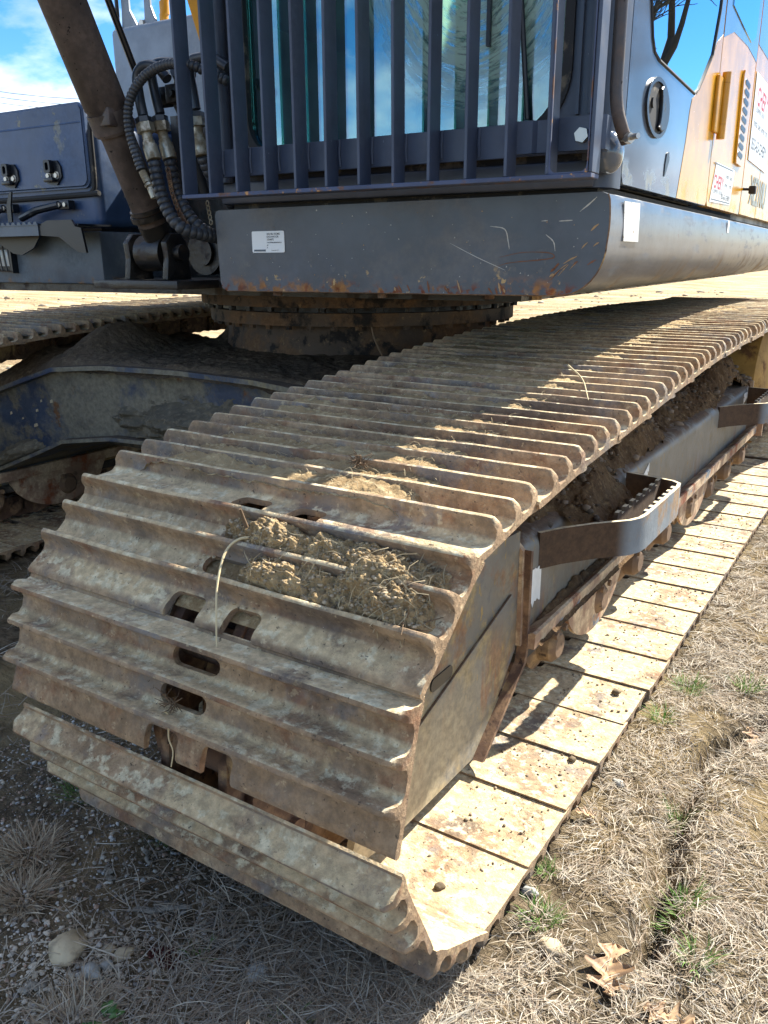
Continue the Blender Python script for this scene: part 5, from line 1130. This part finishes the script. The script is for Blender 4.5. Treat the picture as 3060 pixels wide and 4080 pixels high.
# ------------------------------------------------------------------ grass
def blades(name, P, D, L, Wd, pitch, C, mat='blade', seg=4, droop=.5, **k):
    """P roots (n,3), D azimuth, L length, Wd half width, pitch start angle"""
    n = len(P); t_ = np.linspace(0, 1, seg)[None, :]; dx, dy = np.cos(D)[:, None], np.sin(D)[:, None]; L = L[:, None]; pit = pitch[:, None]
    ang = pit*(1-droop*2*t_); hz_ = np.cumsum(np.concatenate([np.zeros((n, 1)), (np.cos(ang)*L/(seg-1))[:, :-1]], 1), 1); vt = np.cumsum(np.concatenate([np.zeros((n, 1)), (np.sin(ang)*L/(seg-1))[:, :-1]], 1), 1)
    bend = RNG.normal(0, .22, (n, 1))*hz_**2/np.maximum(L, 1e-4)
    cx = P[:, 0:1]+dx*hz_-dy*bend; cy = P[:, 1:2]+dy*hz_+dx*bend; cz = P[:, 2:3]+vt
    g = gz(cx, cy); cz = np.maximum(cz, g+.0008)
    w = Wd[:, None]*(1-t_**1.6*.85); tw = RNG.normal(0, .5, (n, 1))
    sx = -dy*w*np.cos(tw); sy = dx*w*np.cos(tw); sz = w*np.sin(tw)
    A = np.stack([cx+sx, cy+sy, cz+sz], -1); Bv = np.stack([cx-sx, cy-sy, cz-sz], -1); V = np.stack([A, Bv], 2).reshape(-1, 3)
    base = (np.arange(n)*seg*2)[:, None]; j = np.arange(seg-1)[None, :]*2; q_ = base+j; F = np.stack([q_, q_+1, q_+3, q_+2], -1).reshape(-1, 4)
    cols = np.repeat(C, seg*2, 0); me = rawmesh(name, V, F, M[mat], cols); return link(name, me, None, None, None, **k)
def drycol(n, warm=1.):
    pal = np.array([[.50, .42, .31], [.58, .51, .40], [.40, .31, .22], [.31, .23, .16], [.64, .59, .49], [.46, .40, .33]]); c = pal[RNG.choice(6, n, p=[.26, .24, .18, .10, .10, .12])]; return c*RNG.uniform(.7, 1.1, (n, 1))
# sunlit mat right of the near track
n = 78000
y = -.45+RNG.random(n*2)**1.35*4.6; x = RNG.uniform(-.02, .95, n*2)
ok = (x > np.where(y > .02, .006, -.55+.0*y)) & (x < .30+.16*np.clip(y, -.3, 4)+.25) ; x, y = x[ok][:n], y[ok][:n]
# patches where bare soil shows
bare = fbm(x*6, y*6, o=3, seed=101); keep = (bare < .60) | (RNG.random(len(x)) < .25); x, y = x[keep], y[keep]
cx = RNG.uniform(0, .9, 260); cy = RNG.uniform(-.4, 4.2, 260); d2 = (x[:, None]-cx)**2+(y[:, None]-cy)**2; near_i = d2.argmin(1); az = np.arctan2(y-cy[near_i], x-cx[near_i])+RNG.normal(0, .65, len(x))
az = np.where(RNG.random(len(x)) < .35, RNG.uniform(0, 6.28, len(x)), az)
m = len(x); sz_ = np.clip(.75+.25*y, .8, 1.6)
blades('dry_grass', np.stack([x, y, gz(x, y)+RNG.uniform(0, .014, m)], 1), az, RNG.uniform(.012, .055, m)*sz_, RNG.uniform(.0005, .0012, m)*sz_, np.abs(RNG.normal(.11, .18, m)), drycol(m), kind='stuff', label='matted straw coloured dry grass in the sun right of the track', cat='dry grass')
# litter in front, in the shade, denser under the track end
n = 6500; x = RNG.uniform(-1.4, .12, n); y = RNG.uniform(-.62, 1.2, n); dn = fbm(x*5, y*5, o=3, seed=111); front_ = (x > -.82) & (y > .15)
dens = np.clip((dn-.43)*5, .10, 1)*np.where(x > -.35, 1.3, .8); keep = (RNG.random(n) < dens) & ~front_; x, y = x[keep], y[keep]; m = len(x)
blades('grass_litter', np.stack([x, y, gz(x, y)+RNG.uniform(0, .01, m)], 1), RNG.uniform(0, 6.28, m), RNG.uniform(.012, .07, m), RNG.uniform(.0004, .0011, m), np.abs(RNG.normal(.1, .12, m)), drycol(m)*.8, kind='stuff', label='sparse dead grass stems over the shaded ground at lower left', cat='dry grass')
n = 15000; x = np.concatenate([.04-np.abs(RNG.normal(0, .26, n))]); y = np.concatenate([RNG.uniform(-.62, .0, n)]); x = x-.25*y*0; keep = (y < -.0); x, y = x[keep], y[keep]; m = len(x)
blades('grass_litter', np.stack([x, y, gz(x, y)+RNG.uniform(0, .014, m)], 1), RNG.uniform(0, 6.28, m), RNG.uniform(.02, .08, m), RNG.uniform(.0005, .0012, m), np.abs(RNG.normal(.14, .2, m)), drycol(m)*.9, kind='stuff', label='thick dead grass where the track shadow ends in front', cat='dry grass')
# dry grass at the far left, between the tracks
n = 5000; x = RNG.uniform(-2.3, -.86, n); y = RNG.uniform(-.3, 1.6, n); dn = fbm(x*4, y*4, o=3, seed=115); keep = dn > .47; x, y = x[keep], y[keep]; m = len(x)
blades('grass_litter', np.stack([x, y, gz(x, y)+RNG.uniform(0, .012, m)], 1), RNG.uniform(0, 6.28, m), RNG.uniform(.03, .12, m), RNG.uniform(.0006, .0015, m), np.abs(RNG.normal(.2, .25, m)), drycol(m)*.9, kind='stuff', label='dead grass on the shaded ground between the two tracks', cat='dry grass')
def tuft(name, p, n, L, rad, colf, label, cat, pitch=(1.0, .3), wd=(.0006, .0012), droop=.45):
    r = rad*np.sqrt(RNG.random(n)); a = RNG.uniform(0, 6.28, n); x = p[0]+r*np.cos(a); y = p[1]+r*np.sin(a)
    az = a+RNG.normal(0, .6, n); return blades(name, np.stack([x, y, gz(x, y)], 1), az, L*RNG.uniform(.4, 1.1, n), RNG.uniform(wd[0], wd[1], n), np.clip(RNG.normal(pitch[0], pitch[1], n), .15, 1.5), colf(n), droop=droop, label=label, cat=cat)
green = lambda n: np.array([[.10, .22, .04], [.16, .30, .06], [.22, .34, .10], [.38, .38, .18]])[RNG.choice(4, n, p=[.3, .35, .2, .15])]*RNG.uniform(.7, 1.2, (n, 1))
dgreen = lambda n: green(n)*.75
dryw = lambda n: np.array([[.46, .36, .24], [.36, .26, .17], [.52, .44, .32]])[RNG.integers(0, 3, n)]*RNG.uniform(.6, 1.1, (n, 1))
for (p, n, L, r, lab) in (((.045, .178), 110, .045, .026, 'bright green grass tuft nearest the front corner of the track'), ((.010, .300), 60, .035, .018, 'small green grass tuft close to the white stone'),
    ((.245, .352), 120, .05, .03, 'dark green grass tuft in the middle of the sunlit dry grass'), ((.172, .640), 80, .045, .022, 'loose green tuft left of the thin curved shadow trench'),
    ((.205, 1.245), 90, .055, .028, 'green tuft in the grass close to the right edge'), ((.068, 1.16), 120, .06, .035, 'green grass tuft touching the track shoes halfway along'),
    ((.052, .955), 80, .05, .026, 'green tuft just nearer than the one halfway along the track'), ((.30, .22), 50, .05, .022, 'thin green tuft right of the large oak leaf')):
    tuft('grass_tuft', p, n, L, r, green, lab, 'grass tuft')
for (p, n, L, r, lab) in (((-.665, -.005), 130, .07, .05, 'dark green grass tuft in the shade under the left half of the track'), ((-1.78, 1.60), 150, .10, .07, 'shaded green grass tuft between the tracks at the left edge'),
    ((-.92, -.02), 110, .07, .045, 'shaded green grass tuft at the left edge beside the track end'), ((-.195, -.215), 50, .035, .025, 'short green sprout in the shade near the bottom centre'), ((-.40, -.20), 40, .03, .02, 'tiny green sprout between two grey wood pieces')):
    tuft('grass_tuft', p, n, L, r, dgreen, lab, 'grass tuft')
for (p, n, L, r, lab) in (((-.86, -.20), 420, .060, .045, 'spiky dried grass clump at the left edge, upper one'), ((-.775, -.275), 420, .055, .045, 'spiky dried grass clump at the left edge, lower one'), ((-.475, -.395), 420, .055, .045, 'spiky dried grass clump at the bottom edge beside the green weed')):
    tuft('dry_grass_clump', p, n, L, r, dryw, lab, 'dry grass clump', pitch=(.55, .35), wd=(.0007, .0016))
# green weed with small rounded leaves
bm = B()
for k in range(16):
    a = RNG.uniform(0, 6.28); l = RNG.uniform(.012, .022); r = RNG.uniform(.004, .020); c = Vector((r*math.cos(a), r*math.sin(a), RNG.uniform(.006, .02))); d = Vector((math.cos(a), math.sin(a), .55)).normalized(); s = d.cross(Vector((0, 0, 1))).normalized(); prev_ = None
    for i in range(6):
        t_ = i/5; w = l*.32*math.sin(math.pi*(.08+.9*t_)); q_ = c+d*l*t_-Vector((0, 0, 1))*l*.4*t_*t_; cur_ = (bm.verts.new(q_+s*w+Vector((0, 0, w*.35))), bm.verts.new(q_), bm.verts.new(q_-s*w+Vector((0, 0, w*.35))))
        if prev_:
            for j in (0, 1): bm.faces.new((prev_[j], prev_[j+1], cur_[j+1], cur_[j]))
        prev_ = cur_
M['weed'] = grimy('weed leaf', (.07, .16, .035, 1), rough=.45); link('weed', mesh(bm, 'weed', smooth=True), None, Matrix.Translation((-.425, -.375, float(gz(-.425, -.375)))), M['weed'], label='low green weed with small rounded leaves at the bottom edge', cat='weed')
def moss(p, r, lab):
    n = 900; rr = r*np.sqrt(RNG.random(n)); a = RNG.uniform(0, 6.28, n); x = p[0]+rr*np.cos(a)*1.3; y = p[1]+rr*np.sin(a)*.8
    C = np.array([[.12, .035, .03], [.18, .05, .04], [.08, .03, .028]])[RNG.integers(0, 3, n)]*RNG.uniform(.6, 1.2, (n, 1)); blades('moss_patch', np.stack([x, y, gz(x, y)], 1), RNG.uniform(0, 6.28, n), RNG.uniform(.004, .009, n), RNG.uniform(.0006, .0012, n), RNG.uniform(.7, 1.4, n), C, kind='stuff', label=lab, cat='moss')
moss((-.448, -.235), .024, 'dark red moss patch right of the pale pebbles'); moss((-.27, -.275), .026, 'dark red moss patch at the bottom edge of the shade')
# hanging power lines in the distance
for k, (z0, z1) in enumerate(((0, 0),)*0): pass
M['wire'] = plain('dark wire', '1A2430', .6)
for k, (za, zb, lab) in enumerate(((18.85, 16.72, 'highest of the three thin power lines across the sky'), (18.29, 16.13, 'middle one of the three thin power lines across the sky'), (17.70, 15.69, 'lowest of the three thin power lines across the sky'))):
    bm = B(); sl = (zb-za)/14.3; pts = [(-89.1+d, 60, za+sl*d+.0022*(d*d-14.3*d)) for d in range(-40, 60, 6)]; tube(bm, pts, .028, 6)
    link('power_line', mesh(bm, 'power_line'), None, None, M['wire'], label=lab, cat='power line', group='power lines behind the machine')
# bare tree off to the right, seen mirrored in the cab door glass
def bare_tree(p, H, seed):
    rg = random.Random(seed); root = link('bare_tree', None, mw=Matrix.Translation(p), label='bare leafless tree right of the machine, seen mirrored in the door glass', cat='tree')
    tr = B(); br = B()
    def grow(a, d, L, r, lv):
        pts = [a]; 
        for i in range(4): d = (d+Vector((rg.gauss(0, .16), rg.gauss(0, .16), rg.gauss(.02, .12)))).normalized(); pts.append(pts[-1]+d*L/4)
        tube(tr if lv < 2 else br, pts, [r*(1-.12*i) for i in range(5)], 7 if lv < 2 else 4, False)
        if lv >= 6: return
        for i in range(3 if lv else 4):
            s = rg.randint(2, 4); nd = (d+Vector((rg.gauss(0, .62), rg.gauss(0, .62), rg.gauss(.12, .4)))).normalized(); grow(pts[s], nd, L*rg.uniform(.6, .82), r*.58, lv+1)
    grow(Vector(p), Vector((0, 0, 1)), H*.3, H*.022, 0)
    link('trunk', mesh(tr, 'trunk', smooth=True), root, None, M['bark']); link('crown', mesh(br, 'crown', smooth=True), root, None, M['bark'])
bare_tree((2.3, 14.0, -.1), 10, 4)
